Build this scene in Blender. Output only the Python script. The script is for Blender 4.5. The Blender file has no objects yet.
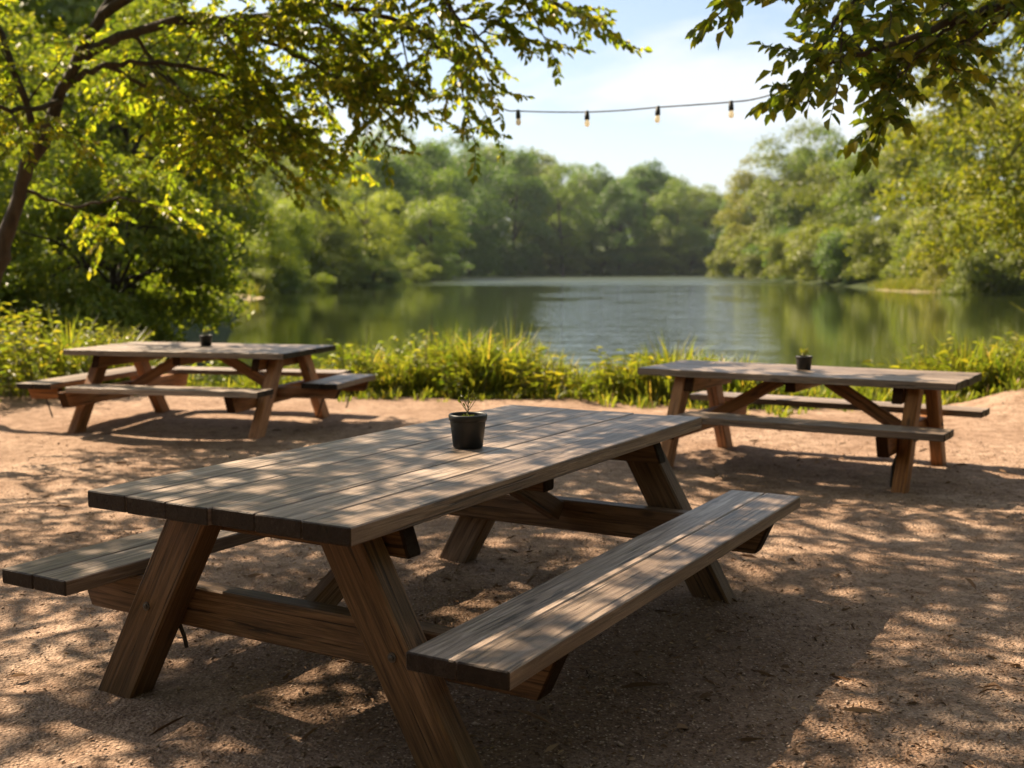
import bpy, bmesh, math, random
import numpy as np
from mathutils import Vector, Matrix

SEED = 7
random.seed(SEED)
RNG = np.random.default_rng(SEED)
sc = bpy.context.scene
COL = sc.collection
R = math.radians

# ------------------------------------------------------------------ camera
CAM_H, PITCH, FPX = 1.417, 0.1, 1138.0
cam = bpy.data.cameras.new('camera')
cam_o = bpy.data.objects.new('camera', cam)
COL.objects.link(cam_o)
cam_o.location = (0, 0, CAM_H)
cam_o.rotation_euler = (math.pi / 2 - PITCH, 0, 0)
cam.sensor_width = 36.0
cam.lens = FPX / 1024 * 36.0
cam.clip_start, cam.clip_end = 0.05, 4000
cam.dof.use_dof = True
cam.dof.focus_distance = 3.75
cam.dof.aperture_fstop = 2.9
sc.camera = cam_o

def at(px, py, Y):
    """world point at world depth Y that lies on the line of sight through px,py"""
    a = (px - 512) / FPX
    b = (384 - py) / FPX
    d = np.array([a, math.cos(PITCH) + b * math.sin(PITCH), -math.sin(PITCH) + b * math.cos(PITCH)])
    return d * (Y / d[1]) + np.array([0, 0, CAM_H])

# ------------------------------------------------------------------ object helpers
def link(o, parent=None):
    COL.objects.link(o)
    if parent is not None:
        o.parent = parent
    return o

def tag(o, label=None, cat=None, group=None, kind=None):
    if label: o['label'] = label
    if cat: o['category'] = cat
    if group: o['group'] = group
    if kind: o['kind'] = kind
    return o

def empty(name, loc=(0, 0, 0), rz=0.0, scale=1.0):
    o = bpy.data.objects.new(name, None)
    o.empty_display_size = 0.2
    o.location = loc
    o.rotation_euler = (0, 0, rz)
    o.scale = (scale,) * 3 if not isinstance(scale, (tuple, list)) else scale
    return link(o)

def copy_tree(o, parent=None):
    c = o.copy()
    COL.objects.link(c)
    c.parent = parent
    for ch in [k for k in bpy.data.objects if k.parent == o]:
        copy_tree(ch, c)
    return c

def fast_mesh(name, verts, quads=None, tris=None, attrs=None, mats=(), smooth=False):
    """numpy arrays to mesh. attrs: dict name -> (domain, array)"""
    me = bpy.data.meshes.new(name)
    verts = np.asarray(verts, np.float32).reshape(-1, 3)
    me.vertices.add(len(verts))
    me.vertices.foreach_set('co', verts.ravel())
    loops, starts, totals = [], [], []
    pos = 0
    for arr, k in ((quads, 4), (tris, 3)):
        if arr is None or len(arr) == 0: continue
        arr = np.asarray(arr, np.int32)
        loops.append(arr.ravel())
        n = len(arr)
        starts.append(pos + np.arange(n, dtype=np.int32) * k)
        totals.append(np.full(n, k, np.int32))
        pos += n * k
    lp = np.concatenate(loops)
    st = np.concatenate(starts)
    me.loops.add(len(lp))
    me.loops.foreach_set('vertex_index', lp)
    me.polygons.add(len(st))
    me.polygons.foreach_set('loop_start', st)
    me.polygons.foreach_set('use_smooth', np.full(len(st), bool(smooth)))
    me.update(calc_edges=True)
    if attrs:
        for an, (dom, arr) in attrs.items():
            arr = np.asarray(arr, np.float32)
            if arr.ndim == 2:
                at_ = me.attributes.new(an, 'FLOAT_VECTOR', dom)
                at_.data.foreach_set('vector', arr.ravel())
            else:
                at_ = me.attributes.new(an, 'FLOAT', dom)
                at_.data.foreach_set('value', arr)
    for m in mats: me.materials.append(m)
    me.validate()
    return me

def mobj(name, me, parent=None):
    return link(bpy.data.objects.new(name, me), parent)

# ------------------------------------------------------------------ node helpers
def new_mat(name):
    m = bpy.data.materials.new(name)
    m.use_nodes = True
    nt = m.node_tree
    for n in list(nt.nodes): nt.nodes.remove(n)
    return m, nt

def N(nt, typ, **kw):
    n = nt.nodes.new(typ)
    for k, v in kw.items():
        if k.startswith('in_'):
            key = k[3:]
            key = int(key) if key.isdigit() else key.replace('_', ' ')
            n.inputs[key].default_value = v
        else:
            setattr(n, k, v)
    return n

def L(nt, a, b): nt.links.new(a, b)

def ramp(nt, fac, stops, interp='LINEAR'):
    r = N(nt, 'ShaderNodeValToRGB')
    r.color_ramp.interpolation = interp
    els = r.color_ramp.elements
    while len(els) > 1: els.remove(els[-1])
    for i, (p, c) in enumerate(stops):
        e = els[0] if i == 0 else els.new(p)
        e.position = p
        e.color = (*c, 1) if len(c) == 3 else c
    L(nt, fac, r.inputs[0])
    return r.outputs[0]

def mixc(nt, fac, a, b, mode='MIX'):
    m = N(nt, 'ShaderNodeMix', data_type='RGBA', blend_type=mode)
    for sock, v in ((m.inputs[0], fac), (m.inputs[6], a), (m.inputs[7], b)):
        if hasattr(v, 'links'): L(nt, v, sock)
        elif isinstance(v, (int, float)): sock.default_value = v
        else: sock.default_value = (*v, 1) if len(v) == 3 else v
    return m.outputs[2]

def mth(nt, op, a, b=None, clamp=False):
    m = N(nt, 'ShaderNodeMath', operation=op, use_clamp=clamp)
    for i, v in enumerate((a, b)):
        if v is None: continue
        if hasattr(v, 'links'): L(nt, v, m.inputs[i])
        else: m.inputs[i].default_value = v
    return m.outputs[0]

def noise(nt, vec, scale, detail=4, rough=0.55, dist=0.0):
    n = N(nt, 'ShaderNodeTexNoise')
    n.inputs['Scale'].default_value = scale
    n.inputs['Detail'].default_value = detail
    n.inputs['Roughness'].default_value = rough
    n.inputs['Distortion'].default_value = dist
    if vec is not None: L(nt, vec, n.inputs['Vector'])
    return n.outputs['Fac']

def mapping(nt, vec, scale=(1, 1, 1), loc=(0, 0, 0), rot=(0, 0, 0)):
    m = N(nt, 'ShaderNodeMapping')
    m.inputs['Scale'].default_value = scale
    m.inputs['Location'].default_value = loc
    m.inputs['Rotation'].default_value = rot
    L(nt, vec, m.inputs['Vector'])
    return m.outputs[0]

# ------------------------------------------------------------------ materials
def wood_mat(name, dark, mid, light, rough=0.6, spec=0.35, grime=0.5):
    m, nt = new_mat(name)
    out = N(nt, 'ShaderNodeOutputMaterial')
    b = N(nt, 'ShaderNodeBsdfPrincipled')
    at_ = N(nt, 'ShaderNodeAttribute', attribute_name='gco')
    v = at_.outputs['Vector']
    g1 = noise(nt, mapping(nt, v, (2.0, 40, 40)), 1.0, 7, 0.7, 1.1)
    g2 = noise(nt, mapping(nt, v, (3.2, 170, 170)), 1.0, 3, 0.6, 0.3)
    g3 = noise(nt, mapping(nt, v, (1.7, 60, 60), (5, 3, 1)), 1.0, 2, 0.5, 0.9)
    blot = noise(nt, mapping(nt, v, (1.4, 3.5, 3.5)), 1.0, 4, 0.6)
    c = ramp(nt, g1, [(0.33, dark), (0.49, mid), (0.66, light)])
    c = mixc(nt, mth(nt, 'MULTIPLY', ramp(nt, g2, [(0.36, (1, 1, 1)), (0.50, (0, 0, 0))]), 0.6), c, tuple(x * 0.35 for x in dark))
    c = mixc(nt, ramp(nt, blot, [(0.35, (grime,) * 3), (0.62, (0, 0, 0))]), c, tuple(x * 0.6 for x in mid))
    crack = ramp(nt, g3, [(0.345, (1, 1, 1)), (0.375, (0, 0, 0))])
    c = mixc(nt, mth(nt, 'MULTIPLY', crack, 0.75), c, tuple(x * 0.18 for x in dark))
    # board to board difference and dark end grain
    bd = N(nt, 'ShaderNodeAttribute', attribute_name='board')
    hsv = N(nt, 'ShaderNodeHueSaturation')
    L(nt, c, hsv.inputs['Color'])
    L(nt, mth(nt, 'ADD', mth(nt, 'MULTIPLY', bd.outputs['Fac'], 0.7), 0.65), hsv.inputs['Value'])
    L(nt, mth(nt, 'ADD', mth(nt, 'MULTIPLY', bd.outputs['Fac'], -0.25), 1.1), hsv.inputs['Saturation'])
    eg = N(nt, 'ShaderNodeAttribute', attribute_name='endgrain')
    # knots
    vor = N(nt, 'ShaderNodeTexVoronoi', feature='F1')
    vor.inputs['Scale'].default_value = 1.0
    L(nt, mapping(nt, v, (3.0, 8.5, 8.5)), vor.inputs['Vector'])
    kn = ramp(nt, vor.outputs['Distance'], [(0.06, (1, 1, 1)), (0.15, (0, 0, 0))])
    c2 = mixc(nt, mth(nt, 'MULTIPLY', kn, 0.7), hsv.outputs[0], tuple(x * 0.4 for x in dark))
    c3 = mixc(nt, mth(nt, 'MULTIPLY', eg.outputs['Fac'], 0.93), c2, tuple(x * 0.16 for x in dark))
    L(nt, c3, b.inputs['Base Color'])
    L(nt, mth(nt, 'ADD', mth(nt, 'MULTIPLY', g1, -0.25), rough + 0.12), b.inputs['Roughness'])
    L(nt, mth(nt, 'SUBTRACT', spec, mth(nt, 'MULTIPLY', eg.outputs['Fac'], spec * .8)), b.inputs['Specular IOR Level'])
    bp = N(nt, 'ShaderNodeBump', in_Strength=0.7, in_Distance=0.004)
    L(nt, mth(nt, 'SUBTRACT', mth(nt, 'ADD', g1, mth(nt, 'MULTIPLY', g2, 0.6)), crack), bp.inputs['Height'])
    L(nt, bp.outputs[0], b.inputs['Normal'])
    L(nt, b.outputs[0], out.inputs[0])
    return m

M = {}
M['top'] = wood_mat('weathered_board_wood', (0.066, 0.043, 0.030), (0.20, 0.142, 0.103), (0.36, 0.28, 0.218), 0.48, 0.5)
M['leg'] = wood_mat('brown_beam_wood', (0.05, 0.026, 0.011), (0.135, 0.074, 0.034), (0.225, 0.132, 0.068), 0.6, 0.3)
M['orange'] = wood_mat('orange_beam_wood', (0.12, 0.048, 0.015), (0.33, 0.138, 0.044), (0.46, 0.21, 0.075), 0.6, 0.3)

def simple(name, col, rough=0.5, metal=0.0, spec=0.5, bump=None):
    m, nt = new_mat(name)
    out = N(nt, 'ShaderNodeOutputMaterial')
    b = N(nt, 'ShaderNodeBsdfPrincipled')
    tc = N(nt, 'ShaderNodeTexCoord')
    n = noise(nt, tc.outputs['Object'], bump[0] if bump else 30, 4)
    c = mixc(nt, n, tuple(x * 0.75 for x in col), tuple(min(1, x * 1.2) for x in col))
    L(nt, c, b.inputs['Base Color'])
    b.inputs['Roughness'].default_value = rough
    b.inputs['Metallic'].default_value = metal
    b.inputs['Specular IOR Level'].default_value = spec
    if bump:
        bp = N(nt, 'ShaderNodeBump', in_Strength=bump[1], in_Distance=bump[2])
        L(nt, n, bp.inputs['Height'])
        L(nt, bp.outputs[0], b.inputs['Normal'])
    L(nt, b.outputs[0], out.inputs[0])
    return m

M['bolt'] = simple('dull_steel', (0.09, 0.08, 0.07), 0.55, 0.7)
M['stay'] = simple('dark_iron', (0.035, 0.03, 0.027), 0.55, 0.6)
M['pot'] = simple('black_pot_plastic', (0.012, 0.012, 0.012), 0.45, 0, 0.4, (60, 0.1, 0.002))
M['soil'] = simple('potting_soil', (0.05, 0.032, 0.02), 0.95, 0, 0.1, (90, 1.0, 0.01))
M['stem'] = simple('brown_green_stem', (0.12, 0.11, 0.05), 0.7)
M['cable'] = simple('black_cable', (0.02, 0.022, 0.02), 0.6)
M['pebble'] = simple('pebble_stone', (0.30, 0.215, 0.16), 0.8, 0, 0.3, (25, 0.3, 0.003))

def bark_mat(name, a, b_):
    m, nt = new_mat(name)
    out = N(nt, 'ShaderNodeOutputMaterial')
    b = N(nt, 'ShaderNodeBsdfPrincipled')
    tc = N(nt, 'ShaderNodeTexCoord')
    n = noise(nt, mapping(nt, tc.outputs['Object'], (14, 14, 3)), 1.0, 6, 0.65, 0.5)
    L(nt, ramp(nt, n, [(0.3, a), (0.7, b_)]), b.inputs['Base Color'])
    b.inputs['Roughness'].default_value = 0.9
    bp = N(nt, 'ShaderNodeBump', in_Strength=0.8, in_Distance=0.03)
    L(nt, n, bp.inputs['Height'])
    L(nt, bp.outputs[0], b.inputs['Normal'])
    L(nt, b.outputs[0], out.inputs[0])
    return m
M['bark'] = bark_mat('grey_brown_bark', (0.035, 0.024, 0.016), (0.13, 0.095, 0.065))
M['bark_dark'] = bark_mat('dark_bark', (0.02, 0.014, 0.009), (0.075, 0.052, 0.034))

def leaf_mat(name, stops, trans_mul=(1.9, 1.9, 0.9), tfac=0.45, objvar=0.35, rough=0.45, spec=0.35):
    """leaf colour varies from leaf to leaf (face attribute rnd) and from plant to plant"""
    m, nt = new_mat(name)
    out = N(nt, 'ShaderNodeOutputMaterial')
    a = N(nt, 'ShaderNodeAttribute', attribute_name='rnd')
    oi = N(nt, 'ShaderNodeObjectInfo')
    f = mth(nt, 'ADD', mth(nt, 'MULTIPLY', a.outputs['Fac'], 1 - objvar), mth(nt, 'MULTIPLY', oi.outputs['Random'], objvar))
    c = ramp(nt, f, stops)
    b = N(nt, 'ShaderNodeBsdfPrincipled')
    L(nt, c, b.inputs['Base Color'])
    b.inputs['Roughness'].default_value = rough
    b.inputs['Specular IOR Level'].default_value = spec
    t = N(nt, 'ShaderNodeBsdfTranslucent')
    L(nt, mixc(nt, 1.0, c, trans_mul, 'MULTIPLY'), t.inputs[0])
    mx = N(nt, 'ShaderNodeMixShader')
    mx.inputs[0].default_value = tfac
    L(nt, b.outputs[0], mx.inputs[1])
    L(nt, t.outputs[0], mx.inputs[2])
    L(nt, mx.outputs[0], out.inputs[0])
    return m

M['leaf_hero'] = leaf_mat('overhang_leaf', [(0, (0.052, 0.069, 0.009)), (0.5, (0.111, 0.120, 0.013)), (1, (0.221, 0.172, 0.020))], (2.4, 2.8, 0.8), 0.6, 0.1)
M['leaf_over'] = leaf_mat('bough_leaf', [(0, (0.052, 0.078, 0.011)), (0.5, (0.110, 0.132, 0.017)), (1, (0.249, 0.203, 0.025))], (2.3, 2.4, 0.8), 0.5, 0.1)
M['leaf_far'] = leaf_mat('far_leaf', [(0, (0.039, 0.081, 0.018)), (0.5, (0.097, 0.141, 0.025)), (1, (0.206, 0.201, 0.033))], (1.8, 2.0, 0.8), 0.42, 0.55)
M['leaf_bright'] = leaf_mat('sunny_leaf', [(0, (0.075, 0.105, 0.012)), (0.5, (0.137, 0.152, 0.017)), (1, (0.237, 0.200, 0.023))], (1.8, 1.9, 0.8), 0.42, 0.45)
M['leaf_yellow'] = leaf_mat('yellow_leaf', [(0, (0.134, 0.193, 0.019)), (0.5, (0.201, 0.245, 0.025)), (1, (0.302, 0.309, 0.036))], (1.8, 1.8, 0.7), 0.45, 0.4)
M['leaf_dark'] = leaf_mat('shrub_leaf', [(0, (0.057, 0.088, 0.013)), (0.5, (0.122, 0.146, 0.021)), (1, (0.235, 0.209, 0.027))], (2.2, 2.4, 0.8), 0.45, 0.25)
M['leaf_weed'] = leaf_mat('weed_leaf', [(0, (0.056, 0.089, 0.012)), (0.5, (0.127, 0.141, 0.018)), (1, (0.250, 0.197, 0.027))], (2.1, 2.2, 0.8), 0.45, 0.3)
M['grass'] = leaf_mat('grass_blade', [(0, (0.064, 0.102, 0.014)), (0.5, (0.153, 0.165, 0.024)), (0.82, (0.281, 0.223, 0.041)), (0.93, (0.459, 0.291, 0.099)), (1, (0.511, 0.310, 0.162))], (1.9, 1.9, 0.8), 0.5, 0.0)
M['litter'] = leaf_mat('dry_litter', [(0, (0.07, 0.04, 0.022)), (0.5, (0.2, 0.12, 0.07)), (1, (0.42, 0.29, 0.18))], (1, 1, 1), 0.1, 0.0, 0.8, 0.15)

# ------------------------------------------------------------------ lake outline and terrain
WATER_Z = -0.4
LEFT_SHORE = [(-4.6, 15.2), (-5.2, 19), (-7.0, 28), (-11.5, 48), (-16.5, 70), (-15.6, 74.5), (-20.5, 80), (-23, 100), (-17.5, 122), (-17, 160), (-19, 210), (-24, 265), (-26, 325)]
RIGHT_SHORE = [(70, 345), (60, 300), (50, 240), (42.5, 190), (38.5, 150), (36, 122), (33, 103), (32.6, 97), (37, 88), (36, 70), (26, 48), (15, 28), (8.5, 18.5), (5.5, 15.2)]
FAR_SHORE = [(-10, 338), (10, 342), (40, 346)]
NEAR_SHORE = [(3.0, 14.4), (1.0, 14.6), (-1.5, 14.8), (-3.2, 14.9)]
LAKE = np.array(LEFT_SHORE + FAR_SHORE + RIGHT_SHORE + NEAR_SHORE)

def lake_sd(x, y):
    """signed distance to the lake outline, negative on the water"""
    p = np.stack([np.asarray(x, float).ravel(), np.asarray(y, float).ravel()], 1)
    dmin = np.full(len(p), 1e9)
    inside = np.zeros(len(p), bool)
    n = len(LAKE)
    for i in range(n):
        a, b = LAKE[i], LAKE[(i + 1) % n]
        ab = b - a
        t = np.clip(((p - a) @ ab) / (ab @ ab), 0, 1)
        d = np.hypot(*(p - a - t[:, None] * ab).T)
        dmin = np.minimum(dmin, d)
        c = (a[1] > p[:, 1]) != (b[1] > p[:, 1])
        xi = a[0] + (p[:, 1] - a[1]) / (b[1] - a[1] + 1e-12) * ab[0]
        inside ^= c & (p[:, 0] < xi)
    return np.where(inside, -dmin, dmin).reshape(np.shape(x))

def fbm(x, y, seed=0, octs=4):
    """cheap smooth pseudo noise in about -1..1"""
    r = np.random.default_rng(100 + seed)
    v = np.zeros(np.shape(x))
    a = 1.0
    f = 1.0
    for o in range(octs):
        for k in range(3):
            th = r.uniform(0, 2 * np.pi)
            v = v + a * np.sin((x * np.cos(th) + y * np.sin(th)) * f * r.uniform(.8, 1.3) + r.uniform(0, 6.28)) / 3
        a *= 0.55
        f *= 2.1
    return v

def sstep(a, b, t):
    t = np.clip((t - a) / (b - a), 0, 1)
    return t * t * (3 - 2 * t)

def clearing_edge(x):
    """world y where the bare dirt ends and the bank growth begins"""
    x = np.asarray(x, float)
    return 12.55 - 0.28 * np.clip(x, -2, 4) + 0.18 * np.sin(x * 1.7 + 1) + 0.09 * np.sin(x * 4.3)

def ground_z(x, y):
    x = np.asarray(x, float); y = np.asarray(y, float)
    d = lake_sd(x, y)
    land = WATER_Z + 0.02 + 0.38 * sstep(0, 2.2, d)
    far = sstep(22, 60, np.hypot(x, y))
    land = land + far * (0.5 * sstep(1, 8, d) + 14.0 * sstep(8, 120, d))
    bed = WATER_Z - 1.5 * sstep(0, 5, -d) - 0.02
    z = np.where(d > 0, land, bed)
    near = 1 - sstep(14, 30, np.hypot(x, y))
    z = z + near * (0.018 * fbm(x * 1.1, y * 1.1, 1) + 0.014 * fbm(x * 3.7, y * 3.7, 2))
    # a low earth mound at the right border of the clearing
    z = z + 0.27 * np.exp(-(((x - 5.1) / 0.7) ** 2 + ((y - 11.0) / 0.6) ** 2))
    return z

def gz(x, y): return float(ground_z(np.array([x]), np.array([y]))[0])

def make_ground():
    xs = np.concatenate([[-320, -260], np.arange(-200, -40, 8), np.arange(-40, -8, 1.2), np.arange(-8, -4.2, 0.16), np.arange(-4.2, 4.6, 0.045), np.arange(4.6, 9, 0.16), np.arange(9, 44, 1.2), np.arange(44, 200, 8), [200, 260, 320]])
    ys = np.concatenate([[-60, -20, -8, -3], np.arange(-1, 2.4, 0.2), np.arange(2.4, 9, 0.045), np.arange(9, 16.5, 0.1), np.arange(16.5, 34, 0.7), np.arange(34, 130, 3), np.arange(130, 420, 8), [420, 480, 550, 630]])
    X, Y = np.meshgrid(xs, ys)
    Z = ground_z(X, Y)
    fine = (1 - sstep(6, 11, Y))
    # fine crumbs of the trodden surface
    Z = Z + fine * (0.006 * fbm(X * 9, Y * 9, 5) + 0.004 * fbm(X * 23, Y * 23, 6, 3))
    nx, ny = len(xs), len(ys)
    i = np.arange(nx * ny).reshape(ny, nx)
    q = np.stack([i[:-1, :-1], i[:-1, 1:], i[1:, 1:], i[1:, :-1]], -1).reshape(-1, 4)
    e = clearing_edge(X) + 0.12 * fbm(X * 2, Y * 2, 9)
    clear = 1 - sstep(-0.12, 0.22, Y - e)
    clear = clear * (1 - sstep(0, 0.8, np.abs(X + 0.3) - 7.3 + 0.3 * fbm(X, Y, 3)))
    clear = np.maximum(clear, np.exp(-(((X - 4.9) / 0.8) ** 2 + ((Y - 10.9) / 0.7) ** 2)))
    d = lake_sd(X, Y)
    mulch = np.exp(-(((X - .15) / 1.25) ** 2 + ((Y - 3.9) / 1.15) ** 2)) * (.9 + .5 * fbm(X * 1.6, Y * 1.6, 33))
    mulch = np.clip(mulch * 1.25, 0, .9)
    sand = ((d > -1) & (d < 2.2)).astype(float) * (np.exp(-((X + 17) / 4) ** 2 - ((Y - 74) / 7) ** 2) > .3)
    sand = np.maximum(sand, ((d > -1) & (d < 2.5)) * (np.exp(-((X - 34) / 5) ** 2 - ((Y - 97) / 9) ** 2) > .55) * 0.45)
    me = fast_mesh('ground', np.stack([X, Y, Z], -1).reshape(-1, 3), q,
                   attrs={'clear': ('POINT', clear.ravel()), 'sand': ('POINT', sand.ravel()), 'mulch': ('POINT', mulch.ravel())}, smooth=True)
    m, nt = new_mat('trodden_earth')
    out = N(nt, 'ShaderNodeOutputMaterial')
    b = N(nt, 'ShaderNodeBsdfPrincipled')
    tc = N(nt, 'ShaderNodeTexCoord')
    v = tc.outputs['Object']
    n1 = noise(nt, v, 0.9, 5, 0.6)
    n2 = noise(nt, v, 9, 6, 0.7)
    n3 = noise(nt, v, 55, 4, 0.7)
    vor = N(nt, 'ShaderNodeTexVoronoi', feature='F1')
    vor.inputs['Scale'].default_value = 85
    vor.inputs['Randomness'].default_value = 1
    L(nt, v, vor.inputs['Vector'])
    base = ramp(nt, n1, [(0.3, (0.20, 0.127, 0.084)), (0.5, (0.315, 0.213, 0.150)), (0.72, (0.425, 0.31, 0.228))])
    base = mixc(nt, ramp(nt, n2, [(0.36, (0.75,) * 3), (0.56, (0, 0, 0))]), base, (0.135, 0.077, 0.047))
    base = mixc(nt, mth(nt, 'MULTIPLY', ramp(nt, n3, [(0.36, (1, 1, 1)), (0.5, (0, 0, 0))]), 0.75), base, (0.085, 0.05, 0.032))
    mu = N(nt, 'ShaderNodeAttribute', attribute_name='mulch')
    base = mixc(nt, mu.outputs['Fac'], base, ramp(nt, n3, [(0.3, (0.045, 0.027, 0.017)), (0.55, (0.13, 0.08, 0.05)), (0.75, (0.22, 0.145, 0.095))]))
    # grit: some of the little stones are pale
    sep = N(nt, 'ShaderNodeSeparateColor')
    L(nt, vor.outputs['Color'], sep.inputs[0])
    grit = mth(nt, 'MULTIPLY', ramp(nt, sep.outputs[0], [(0.78, (0, 0, 0)), (0.86, (1, 1, 1))]), ramp(nt, vor.outputs['Distance'], [(0.25, (1, 1, 1)), (0.45, (0, 0, 0))]))
    base = mixc(nt, mth(nt, 'MULTIPLY', grit, 0.7), base, (0.46, 0.34, 0.25))
    soil = ramp(nt, n2, [(0.3, (0.022, 0.030, 0.010)), (0.6, (0.04, 0.055, 0.016)), (0.8, (0.075, 0.075, 0.03))])
    ca = N(nt, 'ShaderNodeAttribute', attribute_name='clear')
    sa = N(nt, 'ShaderNodeAttribute', attribute_name='sand')
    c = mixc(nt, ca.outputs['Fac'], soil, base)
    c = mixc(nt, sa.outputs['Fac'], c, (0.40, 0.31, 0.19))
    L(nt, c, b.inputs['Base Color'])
    b.inputs['Roughness'].default_value = 0.95
    b.inputs['Specular IOR Level'].default_value = 0.15
    h = mth(nt, 'ADD', mth(nt, 'MULTIPLY', n2, 1.4), mth(nt, 'ADD', mth(nt, 'MULTIPLY', n3, 0.5), mth(nt, 'MULTIPLY', vor.outputs['Distance'], -0.5)))
    bp = N(nt, 'ShaderNodeBump', in_Strength=0.9, in_Distance=0.022)
    L(nt, h, bp.inputs['Height'])
    L(nt, bp.outputs[0], b.inputs['Normal'])
    L(nt, b.outputs[0], out.inputs[0])
    me.materials.append(m)
    o = mobj('ground', me)
    tag(o, 'bare reddish dirt clearing running into the green banks round the lake', 'ground', None, 'structure')
make_ground()

def make_lake():
    xs = np.linspace(-60, 90, 2); ys = np.linspace(12.8, 372, 2)
    me = fast_mesh('lake', [(-60, 13, WATER_Z), (90, 13, WATER_Z), (90, 372, WATER_Z), (-60, 372, WATER_Z)], [(0, 1, 2, 3)])
    m, nt = new_mat('lake_water')
    out = N(nt, 'ShaderNodeOutputMaterial')
    b = N(nt, 'ShaderNodeBsdfPrincipled')
    b.inputs['Base Color'].default_value = (0.022, 0.030, 0.007, 1)
    b.inputs['Roughness'].default_value = 0.04
    b.inputs['IOR'].default_value = 1.33
    tc = N(nt, 'ShaderNodeTexCoord')
    v = tc.outputs['Object']
    small = noise(nt, mapping(nt, v, (1.2, 3.2, 1)), 1.0, 3, 0.55, 0.3)
    big = noise(nt, mapping(nt, v, (0.25, 0.7, 1), (3, 1, 0)), 1.0, 4, 0.65)
    # breeze patches: rippled in the middle of the pond and near the far shore, calm by the banks
    sx = N(nt, 'ShaderNodeSeparateXYZ')
    L(nt, v, sx.inputs[0])
    patch = noise(nt, mapping(nt, v, (0.10, 0.085, 1), (7.3, 2.2, 0)), 1.0, 4, 0.65, 0.6)
    rx = mth(nt, 'DIVIDE', sx.outputs[0], mth(nt, 'ADD', sx.outputs[1], 1.0))      # bearing from the clearing
    bear = mth(nt, 'SUBTRACT', 1.0, mth(nt, 'MULTIPLY', mth(nt, 'ABSOLUTE', mth(nt, 'SUBTRACT', rx, 0.12)), 8.5), True)
    pm = mth(nt, 'MULTIPLY', bear, ramp(nt, patch, [(0.38, (0, 0, 0)), (0.52, (1, 1, 1))]))
    farr = mth(nt, 'MULTIPLY', ramp(nt, mth(nt, 'DIVIDE', sx.outputs[1], 400.0), [(0.30, (0, 0, 0)), (0.48, (1, 1, 1))]), 1.0)
    pm = mth(nt, 'MULTIPLY', pm, 0.55)
    rip = mth(nt, 'MAXIMUM', pm, farr)
    st = mth(nt, 'ADD', 0.010, mth(nt, 'MULTIPLY', rip, 1.0))
    L(nt, mth(nt, 'ADD', 0.03, mth(nt, 'ADD', mth(nt, 'MULTIPLY', pm, 0.04), mth(nt, 'MULTIPLY', farr, 0.30))), b.inputs['Roughness'])
    bp = N(nt, 'ShaderNodeBump', in_Distance=0.12)
    L(nt, st, bp.inputs['Strength'])
    L(nt, mth(nt, 'ADD', small, mth(nt, 'MULTIPLY', big, 7.0)), bp.inputs['Height'])
    L(nt, bp.outputs[0], b.inputs['Normal'])
    L(nt, b.outputs[0], out.inputs[0])
    me.materials.append(m)
    o = mobj('lake', me)
    tag(o, 'calm green lake reflecting the trees with a rippled patch in the middle', 'lake', None, 'structure')
make_lake()

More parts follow.
